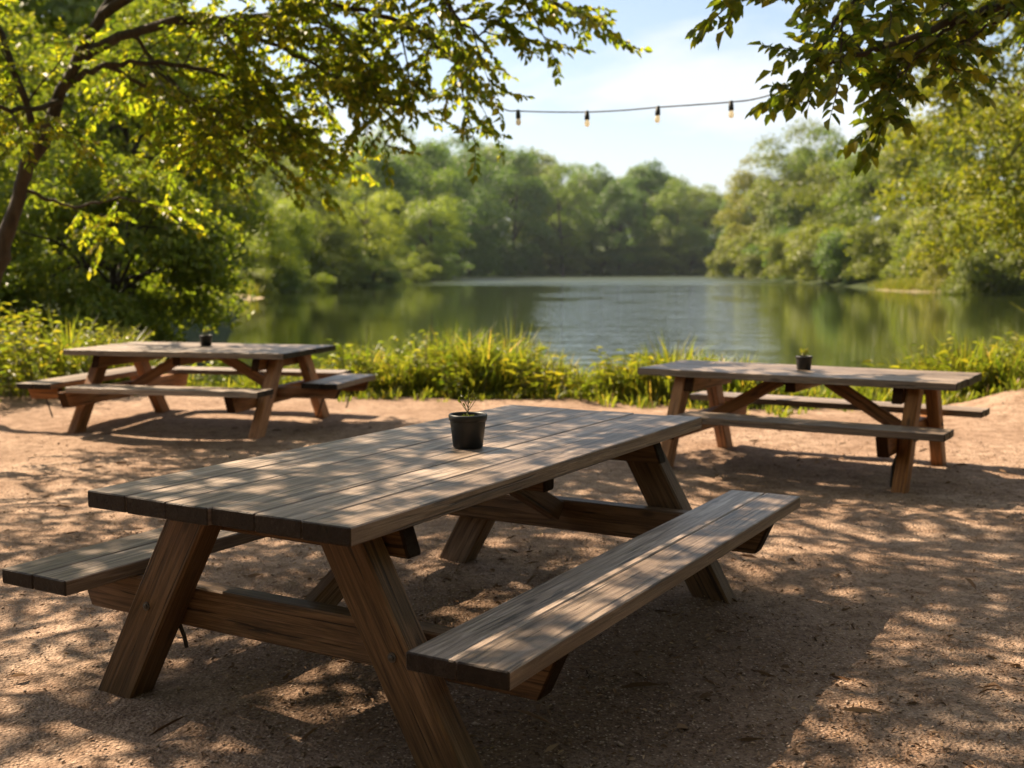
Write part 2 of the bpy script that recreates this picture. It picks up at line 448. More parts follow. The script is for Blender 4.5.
# ------------------------------------------------------------------ timber builder
class Timber:
    """collects bevelled boards and beams into one mesh with grain coordinates"""
    def __init__(s, seed=0):
        s.v, s.q, s.t, s.g, s.b, s.e = [], [], [], [], [], []
        s.r = random.Random(seed)
    def beam(s, p0, p1, w, h, up=(0, 0, 1), bev=0.006, seg=None, warp=0.0, slant0=0.0, slant1=0.0, flat=None):
        """beam from p0 to p1 (axis), width w across, height h along up; slant shears the ends along the axis with height"""
        p0 = np.array(p0, float); p1 = np.array(p1, float)
        ax = p1 - p0; ln = np.linalg.norm(ax); ax /= ln
        up = np.array(up, float); up = up - ax * (up @ ax); up /= np.linalg.norm(up)
        sd = np.cross(up, ax)
        nseg = seg or max(1, int(ln / 0.25))
        # cross section ring of eight points (chamfered)
        a, c = w / 2, h / 2
        ring = [(-a + bev, -c), (a - bev, -c), (a, -c + bev), (a, c - bev), (a - bev, c), (-a + bev, c), (-a, c - bev), (-a, -c + bev)]
        ts = [0.0, bev / ln, 1.6 * bev / ln] + [k / nseg for k in range(1, nseg)] + [1 - 1.6 * bev / ln, 1 - bev / ln, 1.0]
        base = len(s.v)
        off = np.array([s.r.uniform(0, 40), s.r.uniform(0, 40), s.r.uniform(0, 40)])
        bd = s.r.random()
        ph = s.r.uniform(0, 6.28)
        for ti, t in enumerate(ts):
            sh = 1.0
            for (y, z) in ring:
                if ti in (0, len(ts) - 1):
                    y *= 1 - bev / a; z *= 1 - bev / c
                x = t * ln
                k = slant0 * (1 - t) + slant1 * t
                xx = x + k * z
                wz = warp * math.sin(ph + t * 5.0)
                wy = warp * 0.6 * math.sin(ph * 2 + t * 7.0)
                s.v.append(p0 + ax * xx + sd * (y + wy) + up * (z + wz))
                s.g.append(off + (x, y, z))
                s.b.append(bd)
                s.e.append(1.0 if ti in (0, len(ts) - 1) else .9 if ti in (1, len(ts) - 2) else 0.0)
        n = len(ts)
        for i in range(n - 1):
            for k in range(8):
                k2 = (k + 1) % 8
                s.q.append((base + i * 8 + k, base + i * 8 + k2, base + (i + 1) * 8 + k2, base + (i + 1) * 8 + k))
        for i, rev in ((0, True), (n - 1, False)):
            o = base + i * 8
            fs = [(0, 1, 2, 7), (7, 2, 3, 6), (6, 3, 4, 5)]
            for f in fs:
                f = tuple(o + k for k in f)
                s.q.append(f[::-1] if rev else f)
    def build(s, name, mat, parent=None):
        me = fast_mesh(name, np.array(s.v), s.q, attrs={'gco': ('POINT', np.array(s.g)), 'board': ('POINT', np.array(s.b)), 'endgrain': ('POINT', np.array(s.e))}, mats=[mat])
        bm = bmesh.new(); bm.from_mesh(me)
        bmesh.ops.recalc_face_normals(bm, faces=bm.faces)
        bm.to_mesh(me); bm.free()
        return mobj(name, me, parent)

def lathe(profile, n=40, jitter=0.0):
    """profile list of (r,z) -> verts, quads"""
    v, q = [], []
    for (r, z) in profile:
        for k in range(n):
            a = 2 * math.pi * k / n
            v.append((r * math.cos(a), r * math.sin(a), z))
    for i in range(len(profile) - 1):
        for k in range(n):
            q.append((i * n + k, i * n + (k + 1) % n, (i + 1) * n + (k + 1) % n, (i + 1) * n + k))
    return v, q

def tube(pts, radii, n=6):
    pts = np.asarray(pts, float)
    v, q = [], []
    prev = None
    for i in range(len(pts)):
        d = pts[min(i + 1, len(pts) - 1)] - pts[max(i - 1, 0)]
        d = d / (np.linalg.norm(d) + 1e-9)
        if prev is None:
            a = np.cross(d, (0.31, 0.2, 0.93)) if abs(d[2]) < 0.9 else np.cross(d, (1, 0.1, 0))
        else:
            a = prev - d * (prev @ d)
        a = a / (np.linalg.norm(a) + 1e-9)
        prev = a
        b = np.cross(d, a)
        for k in range(n):
            t = 2 * math.pi * k / n
            v.append(pts[i] + radii[i] * (math.cos(t) * a + math.sin(t) * b))
    for i in range(len(pts) - 1):
        for k in range(n):
            q.append((i * n + k, i * n + (k + 1) % n, (i + 1) * n + (k + 1) % n, (i + 1) * n + k))
    return np.array(v), np.array(q)

# ------------------------------------------------------------------ picnic tables
def bolt_mesh(parent, p, d, r=0.011):
    p = np.array(p, float); d = np.array(d, float); d /= np.linalg.norm(d)
    v, q = tube([p - d * .003, p + d * .004, p + d * .0041, p + d * .009, p + d * .011], [r * 1.7, r * 1.7, r, r * .9, r * .2], 10)
    mobj('bolt', fast_mesh('bolt', v, q, mats=[M['bolt']], smooth=False), parent)

def rod(parent, pts, r=0.007):
    v, q = tube(pts, [r] * len(pts), 8)
    mobj('stay_rod', fast_mesh('stay_rod', v, q, mats=[M['stay']], smooth=True), parent)

def picnic_table(loc, rz, label, H, Lt, W, nb, thick, lu, foot, topv, bench_z, benches, bench_th, legw, legd, seed, legmat, beam_ext=0.0, braces=True, end_benches=()):
    """x runs along the boards. lu: half distance of the trestles; foot/topv: half spread of the legs at ground and top.
    benches: list of (u0,u1,v0,v1); end benches likewise with boards running across."""
    root = empty('picnic_table', loc, rz)
    tag(root, label, 'picnic table', 'wooden picnic tables in the clearing')
    t = Timber(seed)
    bw = W / nb
    for k in range(nb):
        v = -W / 2 + bw * (k + .5)
        j0, j1 = t.r.uniform(-.006, .006), t.r.uniform(-.006, .006)
        t.beam((-Lt / 2 + j0, v, H - thick / 2), (Lt / 2 + j1, v, H - thick / 2 + t.r.uniform(-.002, .002)), bw - 0.0042, thick, bev=0.0034, warp=0.0012)
    t.build('tabletop', M['top'], root)
    # long rail just under the board edges, seen as the second lower line of the top
    und = H - thick
    for side in (-1, 1):
        u = side * lu
        c = Timber(seed + 5 + side)
        c.beam((u - side * legd * 1.02, -W / 2 + .06, und - .055), (u - side * legd * 1.02, W / 2 - .06, und - .055), .07, .107, slant0=0.35, slant1=-0.35)
        c.build('top_cleat', M[legmat], root)
        xb = max(max(abs(b[2]), abs(b[3])) for b in benches) - .05 if benches else foot
        b = Timber(seed + 9 + side)
        bz = bench_z - bench_th
        b.beam((u - side * legd * 1.02, -xb, bz - .07), (u - side * legd * 1.02, xb, bz - .07), .075, .137, slant0=-.45, slant1=.45)
        b.build('bench_beam', M[legmat], root)
        for sv in (-1, 1):
            lg = Timber(seed * 3 + side * 7 + sv)
            p0 = np.array((u, sv * foot, 0.0)); p1 = np.array((u, sv * topv, und))
            ax = (p1 - p0) / np.linalg.norm(p1 - p0)
            # horizontal end cuts: shear the ends along the axis
            upv = np.array((0, 1, 0.0)); upv = upv - ax * (upv @ ax); upv /= np.linalg.norm(upv)
            k = -upv[2] / ax[2]
            lg.beam(p0 - ax * .03, p1, legd, legw, up=upv, bev=.007, warp=.001, slant0=k, slant1=k)
            lo = lg.build('leg', M[legmat], root)
            f = (bz - .07) / und
            pv = sv * (foot + (topv - foot) * f)
            bolt_mesh(lo, (u + side * legd / 2, pv, bz - .07 + .02), (side, 0, 0), .0085)
    for (u0, u1, v0, v1) in benches:
        s = Timber(seed + int(100 * abs(v0)) + (1 if v0 > 0 else 0))
        w = (v1 - v0) / 2
        for k in range(2):
            v = v0 + w * (k + .5)
            s.beam((u0 + s.r.uniform(-.004, .004), v, bench_z - bench_th / 2), (u1 + s.r.uniform(-.004, .004), v, bench_z - bench_th / 2), w - .0042, bench_th, bev=.0038, warp=.0012)
        so = s.build('seat', M['top'], root)
    for (u0, u1, v0, v1) in end_benches:
        s = Timber(seed + 77 + (1 if u0 > 0 else 0))
        w = (u1 - u0) / 2
        for k in range(2):
            u = u0 + w * (k + .5)
            s.beam((u, v0, bench_z - bench_th / 2), (u, v1, bench_z - bench_th / 2), w - .0042, bench_th, bev=.0038, warp=.0012)
        s.build('seat', M['top'], root)
        sg = 1 if u0 > 0 else -1
        for vv in (v0 + .14, v1 - .14):
            b = Timber(seed + 80 + int(vv * 10))
            inner = sg * (lu - .1)
            outer = (u1 if sg > 0 else u0) - sg * .04
            if abs(vv) > foot * .85: inner = u0 if sg > 0 else u1
            b.beam((inner, vv, bench_z - bench_th - .05), (outer, vv, bench_z - bench_th - .05), .06, .096, slant0=0, slant1=.4)
            b.build('seat_bearer', M[legmat], root)
            uu = (u0 + u1) / 2
            rod(root, [(uu, vv, bench_z - bench_th - .02), (uu - sg * .03, vv, .25), (uu - sg * .08, vv, .11)], .007)
    if braces:
        for side in (-1, 1):
            b = Timber(seed + 31 + side)
            b.beam((side * (lu - legd * 1.6), 0.02 * side, bench_z - bench_th - .05), (side * 0.16, 0.02 * side, und - .015), .05, .09, slant0=-.3, slant1=.0)
            b.build('brace', M[legmat], root)
        c = Timber(seed + 41)
        c.beam((0, -W / 2 + .1, und - .04), (0, W / 2 - .1, und - .04), .075, .077)
        c.build('centre_cleat', M[legmat], root)
    return root

UA = 1.046
main_t = picnic_table((-0.214, 4.264, 0), UA, 'large weathered picnic table in front with the tallest plant pot on it',
    0.75, 2.56, 1.01, 6, 0.052, 1.03, 0.665, 0.275, 0.44, [(-1.255, 1.255, -.97, -.655), (-1.255, 1.255, .655, .97)], 0.05, 0.145, 0.10, 11, 'leg')
rod(main_t, [(-.93, .70, .27), (-.935, .71, .2), (-.93, .73, .15)], .007)
rod(main_t, [(-.94, .50, .26), (-0.93, .48, .2), (-0.925, .475, .16)], .007)

left_t = picnic_table((-2.83, 10.42, gz(-2.83, 10.42)), R(-13.6), 'picnic table by the left bank with benches on all four sides',
    0.70, 2.12, 1.18, 7, 0.05, 0.86, 0.71, 0.26, 0.42, [(-.72, 1.05, -1.06, -.76), (-.86, 1.02, .76, 1.06)], 0.048, 0.135, 0.085, 23, 'orange',
    end_benches=[(1.08, 1.42, -.28, .68), (-1.34, -1.0, -.86, 1.0)])
right_t = picnic_table((2.10, 8.12, gz(2.10, 8.12)), R(-31.6), 'picnic table by the right bank whose open side shows two crossing braces',
    0.70, 2.23, 0.88, 5, 0.05, 0.82, 0.60, 0.26, 0.42, [(-.66, 1.12, -.80, -.52), (-1.1, 1.12, .52, .80)], 0.048, 0.125, 0.085, 37, 'orange')
rod(right_t, [(-.80, -.50, .30), (-.79, -.52, .18), (-.83, -.54, .02)], .009)
rod(right_t, [(.80, -.50, .30), (.74, -.46, .14), (.73, -.44, .0)], .012)

# ------------------------------------------------------------------ leaves
def frames(d, nrm):
    d = d / (np.linalg.norm(d, axis=1, keepdims=True) + 1e-9)
    nrm = nrm - d * np.sum(nrm * d, 1, keepdims=True)
    nrm = nrm / (np.linalg.norm(nrm, axis=1, keepdims=True) + 1e-9)
    s = np.cross(nrm, d)
    return d, s, nrm

def leaf_mesh(name, pos, d, nrm, ln, wd, rnd, mat, fold=0.25, curl=0.15):
    """six-point leaves: two quads folded on the midrib, tip curling down"""
    d, s, n = frames(d, nrm)
    ln = ln[:, None]; wd = wd[:, None]
    base = pos
    l1 = pos + d * ln * .30 - s * wd * .46 + n * wd * fold
    l2 = pos + d * ln * .68 - s * wd * .36 + n * wd * fold * .7 - n * ln * curl * .35
    tip = pos + d * ln - n * ln * curl
    r2 = pos + d * ln * .68 + s * wd * .36 + n * wd * fold * .7 - n * ln * curl * .35
    r1 = pos + d * ln * .30 + s * wd * .46 + n * wd * fold
    v = np.stack([base, l1, l2, tip, r2, r1], 1).reshape(-1, 3)
    o = (np.arange(len(pos)) * 6)[:, None]
    q = np.concatenate([o + np.array([[0, 3, 2, 1]]), o + np.array([[0, 5, 4, 3]])], 1).reshape(-1, 4)
    return fast_mesh(name, v, q, attrs={'rnd': ('FACE', np.repeat(rnd, 2))}, mats=[mat])

def card_mesh(name, pos, nrm, size, rnd, mat, rng):
    """small irregular four-point leaf sprays for trees far away"""
    k = rng.normal(size=pos.shape)
    d, s, n = frames(k, nrm)
    a = size[:, None] * rng.uniform(.6, 1.3, (len(pos), 1))
    b = size[:, None] * rng.uniform(.35, .8, (len(pos), 1))
    sk = rng.uniform(-.35, .35, (len(pos), 1))
    v = np.stack([pos - d * a, pos - s * b + d * a * sk + n * b * .25, pos + d * a, pos + s * b - d * a * sk + n * b * .25], 1).reshape(-1, 3)
    q = np.arange(len(pos) * 4).reshape(-1, 4)
    return fast_mesh(name, v, q, attrs={'rnd': ('FACE', rnd)}, mats=[mat])

# ------------------------------------------------------------------ grown trees (near)
class Grown:
    def __init__(s, seed, leaf=(.07, .10), twig=(.30, .55), per=11, droop=.35):
        s.r = np.random.default_rng(seed)
        s.tv, s.tq, s.nv = [], [], 0
        s.lp, s.ld, s.ln = [], [], []
        s.leaf, s.twig, s.per, s.droop = leaf, twig, per, droop
    def add_tube(s, pts, rad, n=6):
        v, q = tube(pts, rad, n)
        s.tv.append(v); s.tq.append(q + s.nv); s.nv += len(v)
    def wander(s, p, d, length, step, droop, jit):
        pts = [np.array(p, float)]
        d = np.array(d, float); d /= np.linalg.norm(d)
        k = max(2, int(length / step))
        for i in range(k):
            d = d + s.r.normal(0, jit, 3) + np.array([0, 0, -droop * step])
            d /= np.linalg.norm(d)
            pts.append(pts[-1] + d * length / k)
        return np.array(pts)
    def twigs(s, pts, r0, spacing, lenr):
        seg = np.linalg.norm(np.diff(pts, axis=0), axis=1)
        cum = np.concatenate([[0], np.cumsum(seg)])
        pos = spacing * .5
        side = 1
        while pos < cum[-1]:
            i = min(np.searchsorted(cum, pos) - 1, len(seg) - 1); i = max(i, 0)
            t = (pos - cum[i]) / (seg[i] + 1e-9)
            p = pts[i] * (1 - t) + pts[i + 1] * t
            d = (pts[i + 1] - pts[i]) / (seg[i] + 1e-9)
            lat = np.cross(d, (0, 0, 1)); lat /= np.linalg.norm(lat) + 1e-6
            side = -side
            dd = d * s.r.uniform(.3, .9) + lat * side * s.r.uniform(.5, 1.1) + np.array([0, 0, s.r.uniform(-.8, .7)])
            s.twig_at(p, dd, s.r.uniform(*lenr))
            pos += spacing * s.r.uniform(.7, 1.3)
        s.twig_at(pts[-1], pts[-1] - pts[-2], s.r.uniform(*lenr))
    def twig_at(s, p, d, length):
        pts = s.wander(p, d, length, .12, s.droop * 2.0, .14)
        s.add_tube(pts, np.linspace(.0045, .0018, len(pts)), 3)
        n = s.per
        for k in range(n):
            t = (k + .6) / n
            x = t * (len(pts) - 1); i = min(int(x), len(pts) - 2); f = x - i
            q = pts[i] * (1 - f) + pts[i + 1] * f
            dr = pts[i + 1] - pts[i]; dr = dr / (np.linalg.norm(dr) + 1e-9)
            lat = np.cross(dr, (0, 0, 1)); lat = lat / (np.linalg.norm(lat) + 1e-6)
            sgn = 1 if k % 2 else -1
            dl = dr * s.r.uniform(.3, .9) + lat * sgn * s.r.uniform(.5, 1.0) + np.array([0, 0, s.r.uniform(-.7, .1)])
            if k == n - 1: dl = dr
            nn = np.array([0, 0, 1.0]) + s.r.normal(0, .45, 3)
            s.lp.append(q); s.ld.append(dl); s.ln.append(nn)
    def bough(s, p, d, length, rad, spacing=.17, droop=None):
        droop = s.droop if droop is None else droop
        pts = s.wander(p, d, length, .22, droop, .09)
        s.add_tube(pts, np.linspace(rad, rad * .25, len(pts)), 5)
        s.twigs(pts[max(0, len(pts) // 5):], rad, spacing, s.twig)
        return pts
    def limb(s, pts, r0, r1, every, blen, start=.2, brad=.014, spacing=.17, up=.1, n=8, bdroop=None, zr=(-.35, .5)):
        """a thick limb along given points, smoothed, with boughs off it"""
        pts = np.array(pts, float)
        m = []
        for i in range(len(pts) - 1):
            p0, p1, p2, p3 = pts[max(i - 1, 0)], pts[i], pts[i + 1], pts[min(i + 2, len(pts) - 1)]
            for t in np.linspace(0, 1, 6, endpoint=False):
                m.append(.5 * (2 * p1 + (p2 - p0) * t + (2 * p0 - 5 * p1 + 4 * p2 - p3) * t * t + (3 * p1 - p0 - 3 * p2 + p3) * t ** 3))
        m.append(pts[-1]); m = np.array(m)
        m[1:-1] += s.r.normal(0, .012, m[1:-1].shape)
        s.add_tube(m, np.linspace(r0, r1, len(m)) * (1 + .06 * s.r.normal(size=len(m))), n)
        seg = np.linalg.norm(np.diff(m, axis=0), axis=1); cum = np.concatenate([[0], np.cumsum(seg)])
        pos = cum[-1] * start; side = 1
        while every and pos < cum[-1]:
            i = max(0, min(np.searchsorted(cum, pos) - 1, len(seg) - 1))
            d = (m[i + 1] - m[i]) / (seg[i] + 1e-9)
            lat = np.cross(d, (0, 0, 1)); lat /= np.linalg.norm(lat) + 1e-6
            side = -side
            dd = d * s.r.uniform(.2, .8) + lat * side * s.r.uniform(.4, 1) + np.array([0, 0, s.r.uniform(*zr) + up])
            s.bough(m[i], dd, s.r.uniform(*blen), brad, spacing, bdroop)
            pos += every * s.r.uniform(.6, 1.4)
        if every: s.bough(m[-1], m[-1] - m[-3], s.r.uniform(*blen) * .7, r1, spacing, bdroop)
        return m
    def build(s, name, label, cat, mat, bark, group=None, origin=(0, 0, 0), keep=None):
        root = empty(name, origin)
        tag(root, label, cat, group)
        og = np.array(origin)
        t = mobj('trunk', fast_mesh('trunk', np.concatenate(s.tv) - og, np.concatenate(s.tq), mats=[bark], smooth=True), root)
        lp, ld, ln = np.array(s.lp), np.array(s.ld), np.array(s.ln)
        if keep is not None:
            k = keep(lp); lp, ld, ln = lp[k], ld[k], ln[k]
        n = len(lp)
        le = s.r.uniform(*s.leaf, n)
        c = mobj('crown', leaf_mesh('crown', lp - og, ld, ln, le, le * s.r.uniform(.58, .78, n), s.r.random(n), mat), root)
        print(name, 'leaves', n)
        return root

def P(px, py, Y): return at(px, py, Y)

# big leaning tree on the left: trunk at the frame edge, limbs reaching over the clearing
g = Grown(3, leaf=(.045, .095), twig=(.2, .42), per=14, droop=.12)
foot = np.array([-5.2, 10.5, -.05])
tr = [foot, P(-28, 340, 10.5), P(2, 258, 10.5), P(22, 185, 10.5), P(46, 130, 10.5), P(78, 58, 10.5), P(102, 15, 10.5), P(130, -40, 10.4), P(150, -120, 10.2), np.array([-3.0, 9.6, 6.6]), np.array([-2.7, 9.2, 7.4])]
g.limb(tr, .082, .025, .5, (.9, 1.7), start=.52, up=.1, n=10)
g.add_tube([foot + (0, 0, -.1), foot + (.02, 0, .12), foot + (.1, 0, .45)], [.17, .115, .082], 10)
LIMBS = [
 ([P(80, 56, 10.5), P(130, 34, 10.4), P(190, 18, 10.3), P(250, 20, 10.1), P(320, 4, 9.9), P(400, 22, 9.8), P(445, 52, 9.7), P(470, 84, 9.7)], .05, .010, .30, (.4, .85), .25, .012, -.05),
 ([P(74, 80, 10.5), P(105, 66, 10.5), P(160, 64, 10.6), P(225, 76, 10.7), P(262, 96, 10.8), P(300, 130, 10.8)], .032, .008, .34, (.4, .9), .3, .009, -.1),
 ([P(150, 66, 10.6), P(182, 92, 10.4), P(232, 122, 10.2), P(262, 150, 10.1)], .014, .006, .30, (.3, .7), .4, .007, -.1),
 ([P(102, 15, 10.5), P(220, -50, 10.0), P(350, -55, 9.4), P(440, -35, 9.0), P(515, -14, 8.8), P(552, 2, 8.8)], .05, .010, .30, (.45, .85), .25, .012, .0),
 ([P(300, 8, 10.0), P(345, 40, 9.9), P(370, 75, 9.8), P(382, 105, 9.8)], .018, .006, .24, (.3, .55), .3, .008, -.15),
 ([P(400, -45, 9.2), P(440, -10, 9.0), P(462, 25, 8.9), P(490, 34, 8.8)], .018, .006, .26, (.3, .6), .3, .008, -.1),
 ([P(22, 190, 10.5), P(70, 206, 10.7), P(112, 199, 10.9), P(150, 204, 11.2)], .018, .006, .5, (.3, .6), .4, .007, 0),
 ([P(190, 18, 10.3), P(270, 42, 10.2), P(335, 78, 10.1), P(395, 105, 10.0)], .026, .007, .42, (.4, .8), .25, .009, -.05),
 ([P(105, 66, 10.5), P(190, 104, 10.9), P(250, 130, 11.2), P(295, 140, 11.4)], .022, .006, .32, (.4, .8), .3, .008, 0),
 ([P(130, 34, 10.4), P(180, 90, 11.2), P(210, 130, 11.5)], .02, .006, .34, (.5, .9), .2, .008, 0),
 ([P(250, 20, 10.1), P(300, 45, 10.8), P(345, 60, 11.2)], .02, .006, .30, (.5, .9), .2, .008, 0),
 ([P(40, 140, 10.5), P(10, 60, 10.3), P(-30, -20, 10.2), P(-120, -90, 10)], .04, .01, .32, (.6, 1.1), .2, .01, -.05),
 ([P(60, 100, 10.5), P(20, 110, 10.0), P(-40, 100, 9.6), P(-90, 120, 9.2)], .03, .01, .36, (.5, .9), .2, .01, -.1),
]
for pts, r0, r1, ev, bl, st, br, up in LIMBS:
    g.limb(pts, r0, r1, ev * .42, bl, start=st, brad=br, up=up, spacing=.095, zr=(-.85, .8))
# limbs over the clearing, above the frame: they throw the dappled shade
top0 = np.array(P(150, -120, 10.2)); top1 = np.array([-3.0, 9.6, 6.6])
for a, b_, c in [((-4.3, 8.8, 5.6), (-4.2, 7.4, 5.9), (-4.2, 5.6, 5.6)), ((-3.2, 8.6, 5.9), (-2.6, 7.2, 6.2), (-2.0, 5.6, 5.9)),
                 ((-2.4, 8.9, 6.2), (-.9, 7.9, 6.5), (.6, 7.0, 6.1)), ((-5.0, 9.6, 5.6), (-6.3, 8.8, 5.8), (-7.4, 7.6, 5.4)),
                 ((-2.6, 9.4, 6.6), (-1.2, 9.4, 7.2), (.4, 9.4, 6.9)), ((-4.5, 11.0, 5.8), (-5.8, 11.8, 6.4), (-7.4, 12.6, 6.2)),
                 ((-3.8, 8.4, 6.8), (-3.4, 6.6, 7.4), (-3.0, 4.6, 7.1)), ((-5.2, 9.4, 6.6), (-6.2, 7.4, 7.1), (-6.8, 5.4, 6.8))]:
    s0 = top0 if a[2] < 6.1 else top1
    a, b_, c = [np.array(k) + ((.9, -.65, -1.15) if k is not a else (.5, -.35, -.7)) for k in (a, b_, c)]
    g.limb([s0, a, b_, c], .03, .008, .145, (.6, 1.3), start=.2, brad=.007, up=.1, spacing=.115)
for a, b_, c in [((-5.6, 8.6, 4.7), (-5.4, 6.8, 4.6), (-5.0, 5.0, 4.4)), ((-6.4, 9.0, 4.8), (-7.0, 7.6, 4.6), (-7.2, 6.0, 4.3)),
                 ((-4.6, 7.9, 4.7), (-4.1, 6.4, 4.7), (-3.6, 5.0, 4.5)), ((-1.6, 8.0, 5.8), (.0, 6.6, 5.7), (1.4, 5.2, 5.3))]:
    g.limb([top0 if c[0] < 0 else top1, a, b_, c], .028, .007, .19, (.5, 1.05), start=.25, brad=.006, up=.1, spacing=.12)
print('hero built')
left_tree = g.build('leaning_tree', 'leaning dark-trunked tree at the left edge whose leafy boughs hang over the clearing', 'tree', M['leaf_hero'], M['bark_dark'], 'trees overhanging the clearing', tuple(foot))

# right overhanging tree: trunk outside the frame, boughs coming in from the upper right
g = Grown(19, leaf=(.06, .095), twig=(.12, .26), per=10, droop=.12)
foot = np.array([5.6, 7.4, -.05])
g.limb([foot, (5.5, 7.35, 1.2), (5.2, 7.2, 2.6), (4.8, 7.0, 3.9), (4.5, 6.9, 5.0)], .16, .05, 0, (1, 1), n=10)
g.add_tube([foot + (0, 0, -.1), foot + (-.01, 0, .12), foot + (-.02, 0, .5)], [.3, .21, .16], 10)
RL = [
 ([(5.05, 7.15, 3.1), P(1100, -20, 6.7), P(1020, 2, 6.4), P(955, 22, 6.3), P(890, 44, 6.2), P(845, 58, 6.1), P(822, 72, 6.1)], .032, .008, .2, (.22, .5), .35, .008, -.12),
 ([(4.9, 7.05, 3.6), P(1000, -90, 6.3), P(900, -40, 6.0), P(850, 5, 5.9), P(825, 42, 5.9)], .03, .008, .2, (.25, .5), .4, .008, -.1),
 ([(4.8, 7.0, 3.9), P(960, -140, 6.2), P(850, -90, 5.9), P(790, -50, 5.8), P(750, -14, 5.8)], .03, .007, .26, (.2, .36), .55, .007, 0),
 ([P(1010, 0, 6.6), P(960, -10, 6.6), P(905, 5, 6.6), P(868, 22, 6.6)], .012, .005, .2, (.2, .45), .1, .006, 0),
 ([P(955, 22, 6.3), P(915, 55, 6.2), P(895, 80, 6.2)], .012, .005, .17, (.2, .4), .3, .006, -.2),
 ([P(1020, 2, 6.4), P(980, 34, 6.3), P(940, 50, 6.3)], .012, .005, .2, (.2, .45), .2, .006, -.1),
 ([(4.7, 7.0, 4.2), (4.2, 7.8, 4.6), (3.9, 8.3, 4.2), P(930, 22, 8.3), P(852, 66, 8.3)], .035, .008, .4, (.3, .6), .5, .008, 0),
 ([(4.6, 6.9, 4.6), (5.6, 6.0, 5.4), (6.8, 5.0, 5.6)], .04, .01, .35, (.6, 1.2), .3, .01, .1),
 ([(4.5, 6.9, 5.0), (5.2, 8.0, 6.0), (6.2, 9.2, 6.3)], .04, .01, .35, (.6, 1.2), .3, .01, .1),
]
for pts, r0, r1, ev, bl, st, br, up in RL:
    g.limb(pts, r0, r1, ev, bl, start=st, brad=br, up=up, spacing=.054, zr=(-.8, .7))
right_tree = g.build('overhanging_tree', 'tree beyond the right edge whose dark leafy bough hangs into the upper right', 'tree', M['leaf_over'], M['bark_dark'], 'trees overhanging the clearing', tuple(foot))

# ------------------------------------------------------------------ crowns for trees in the middle distance and far away
def crown_points(r, nclump, per, zc, rx, rz, cr, skirt=0.0, flat=.75):
    """clumps scattered over an uneven crown; returns positions, normals"""
    pos, nrm = [], []
    k = 0
    lob = r.normal(size=(7, 3)); lob /= np.linalg.norm(lob, axis=1, keepdims=True)
    la = r.uniform(-.28, .35, 7)
    while k < nclump:
        d = r.normal(size=3); d /= np.linalg.norm(d)
        rad = r.uniform(.35, 1.0) ** .55
        bump = 1 + sum(a * max(0, float(d @ l)) ** 3 for a, l in zip(la, lob))
        c = np.array([d[0] * rx, d[1] * rx, d[2] * rz]) * rad * bump
        if d[2] < -.55 and skirt == 0 and r.random() < .6: continue
        c[2] += zc
        if c[2] < .04: c[2] = r.uniform(.03, .12)
        q = cr * r.uniform(.6, 1.35)
        n = int(per * (q / cr) ** 2)
        u = r.normal(size=(n, 3)); u /= np.linalg.norm(u, axis=1, keepdims=True)
        u[:, 2] = np.where(u[:, 2] < -.35, -u[:, 2] * .6, u[:, 2])
        rr = q * r.uniform(.25, 1.08, (n, 1)) ** .6
        off = u * rr * np.array([1, 1, flat])
        # droop on the outside of a clump
        off[:, 2] -= .25 * np.hypot(off[:, 0], off[:, 1]) ** 2 / q
        pos.append(c + off)
        out = u * .8 + d * .35 + np.array([0, 0, .45]) + r.normal(0, .33, (n, 3))
        nrm.append(out)
        k += 1
    return np.concatenate(pos), np.concatenate(nrm)

def skeleton(r, top, zc, rx, rz, rad, nb=9):
    """trunk with limbs running out into the crown, unit height"""
    tv, tq, nv = [], [], 0
    lean = r.normal(0, .02, 2)
    pts = [np.array([0, 0, -.03]), np.array([lean[0] * .3, lean[1] * .3, top * .25]), np.array([lean[0], lean[1], top * .55]), np.array([lean[0] * 2, lean[1] * 2, top * .9])]
    v, q = tube(pts, [rad * 1.4, rad, rad * .75, rad * .2], 8)
    tv.append(v); tq.append(q); nv += len(v)
    for k in range(nb):
        t = r.uniform(.3, .85)
        z0 = top * t
        a = r.uniform(0, 6.28)
        e = np.array([math.cos(a) * rx * r.uniform(.6, .95), math.sin(a) * rx * r.uniform(.6, .95), zc + r.uniform(-.5, .7) * rz])
        b = np.array([lean[0] * t, lean[1] * t, z0])
        m = b * .5 + e * .5 + np.array([0, 0, .03])
        v, q = tube([b, m, e], [rad * .5, rad * .3, rad * .08], 5)
        tv.append(v); tq.append(q + nv); nv += len(v)
    return np.concatenate(tv), np.concatenate(tq)

VAR = {}
def variant(key, seed, nclump, per, zc, rx, rz, cr, size, mat, bark, rad=.016, skirt=0.0, top=.95):
    r = np.random.default_rng(seed)
    pos, nrm = crown_points(r, nclump, per, zc, rx, rz, cr, skirt)
    n = len(pos)
    cm = card_mesh('crown', pos, nrm, size * r.uniform(.7, 1.3, n), np.clip(r.normal(.5, .13, n), 0, 1), M[mat], r)
    v, q = skeleton(r, top, zc, rx, rz, rad)
    tm = fast_mesh('trunk', v, q, mats=[M[bark]], smooth=True)
    VAR[key] = (tm, cm)
for i in range(4):
    rx = [.27, .31, .24, .29][i]
    variant('far%d' % i, 40 + i, 58, 380, .54, rx, .44, .115, .0098, 'leaf_far', 'bark_dark', skirt=1)
for i in range(4):
    variant('sun%d' % i, 60 + i, 46, 480, .56, [.34, .30, .37, .32][i], .42, .132, .0098, 'leaf_bright', 'bark', skirt=1)
for i in range(3):
    variant('yel%d' % i, 65 + i, 50, 380, .54, [.36, .32, .40][i], .44, .12, .0098, 'leaf_yellow', 'bark', skirt=1)
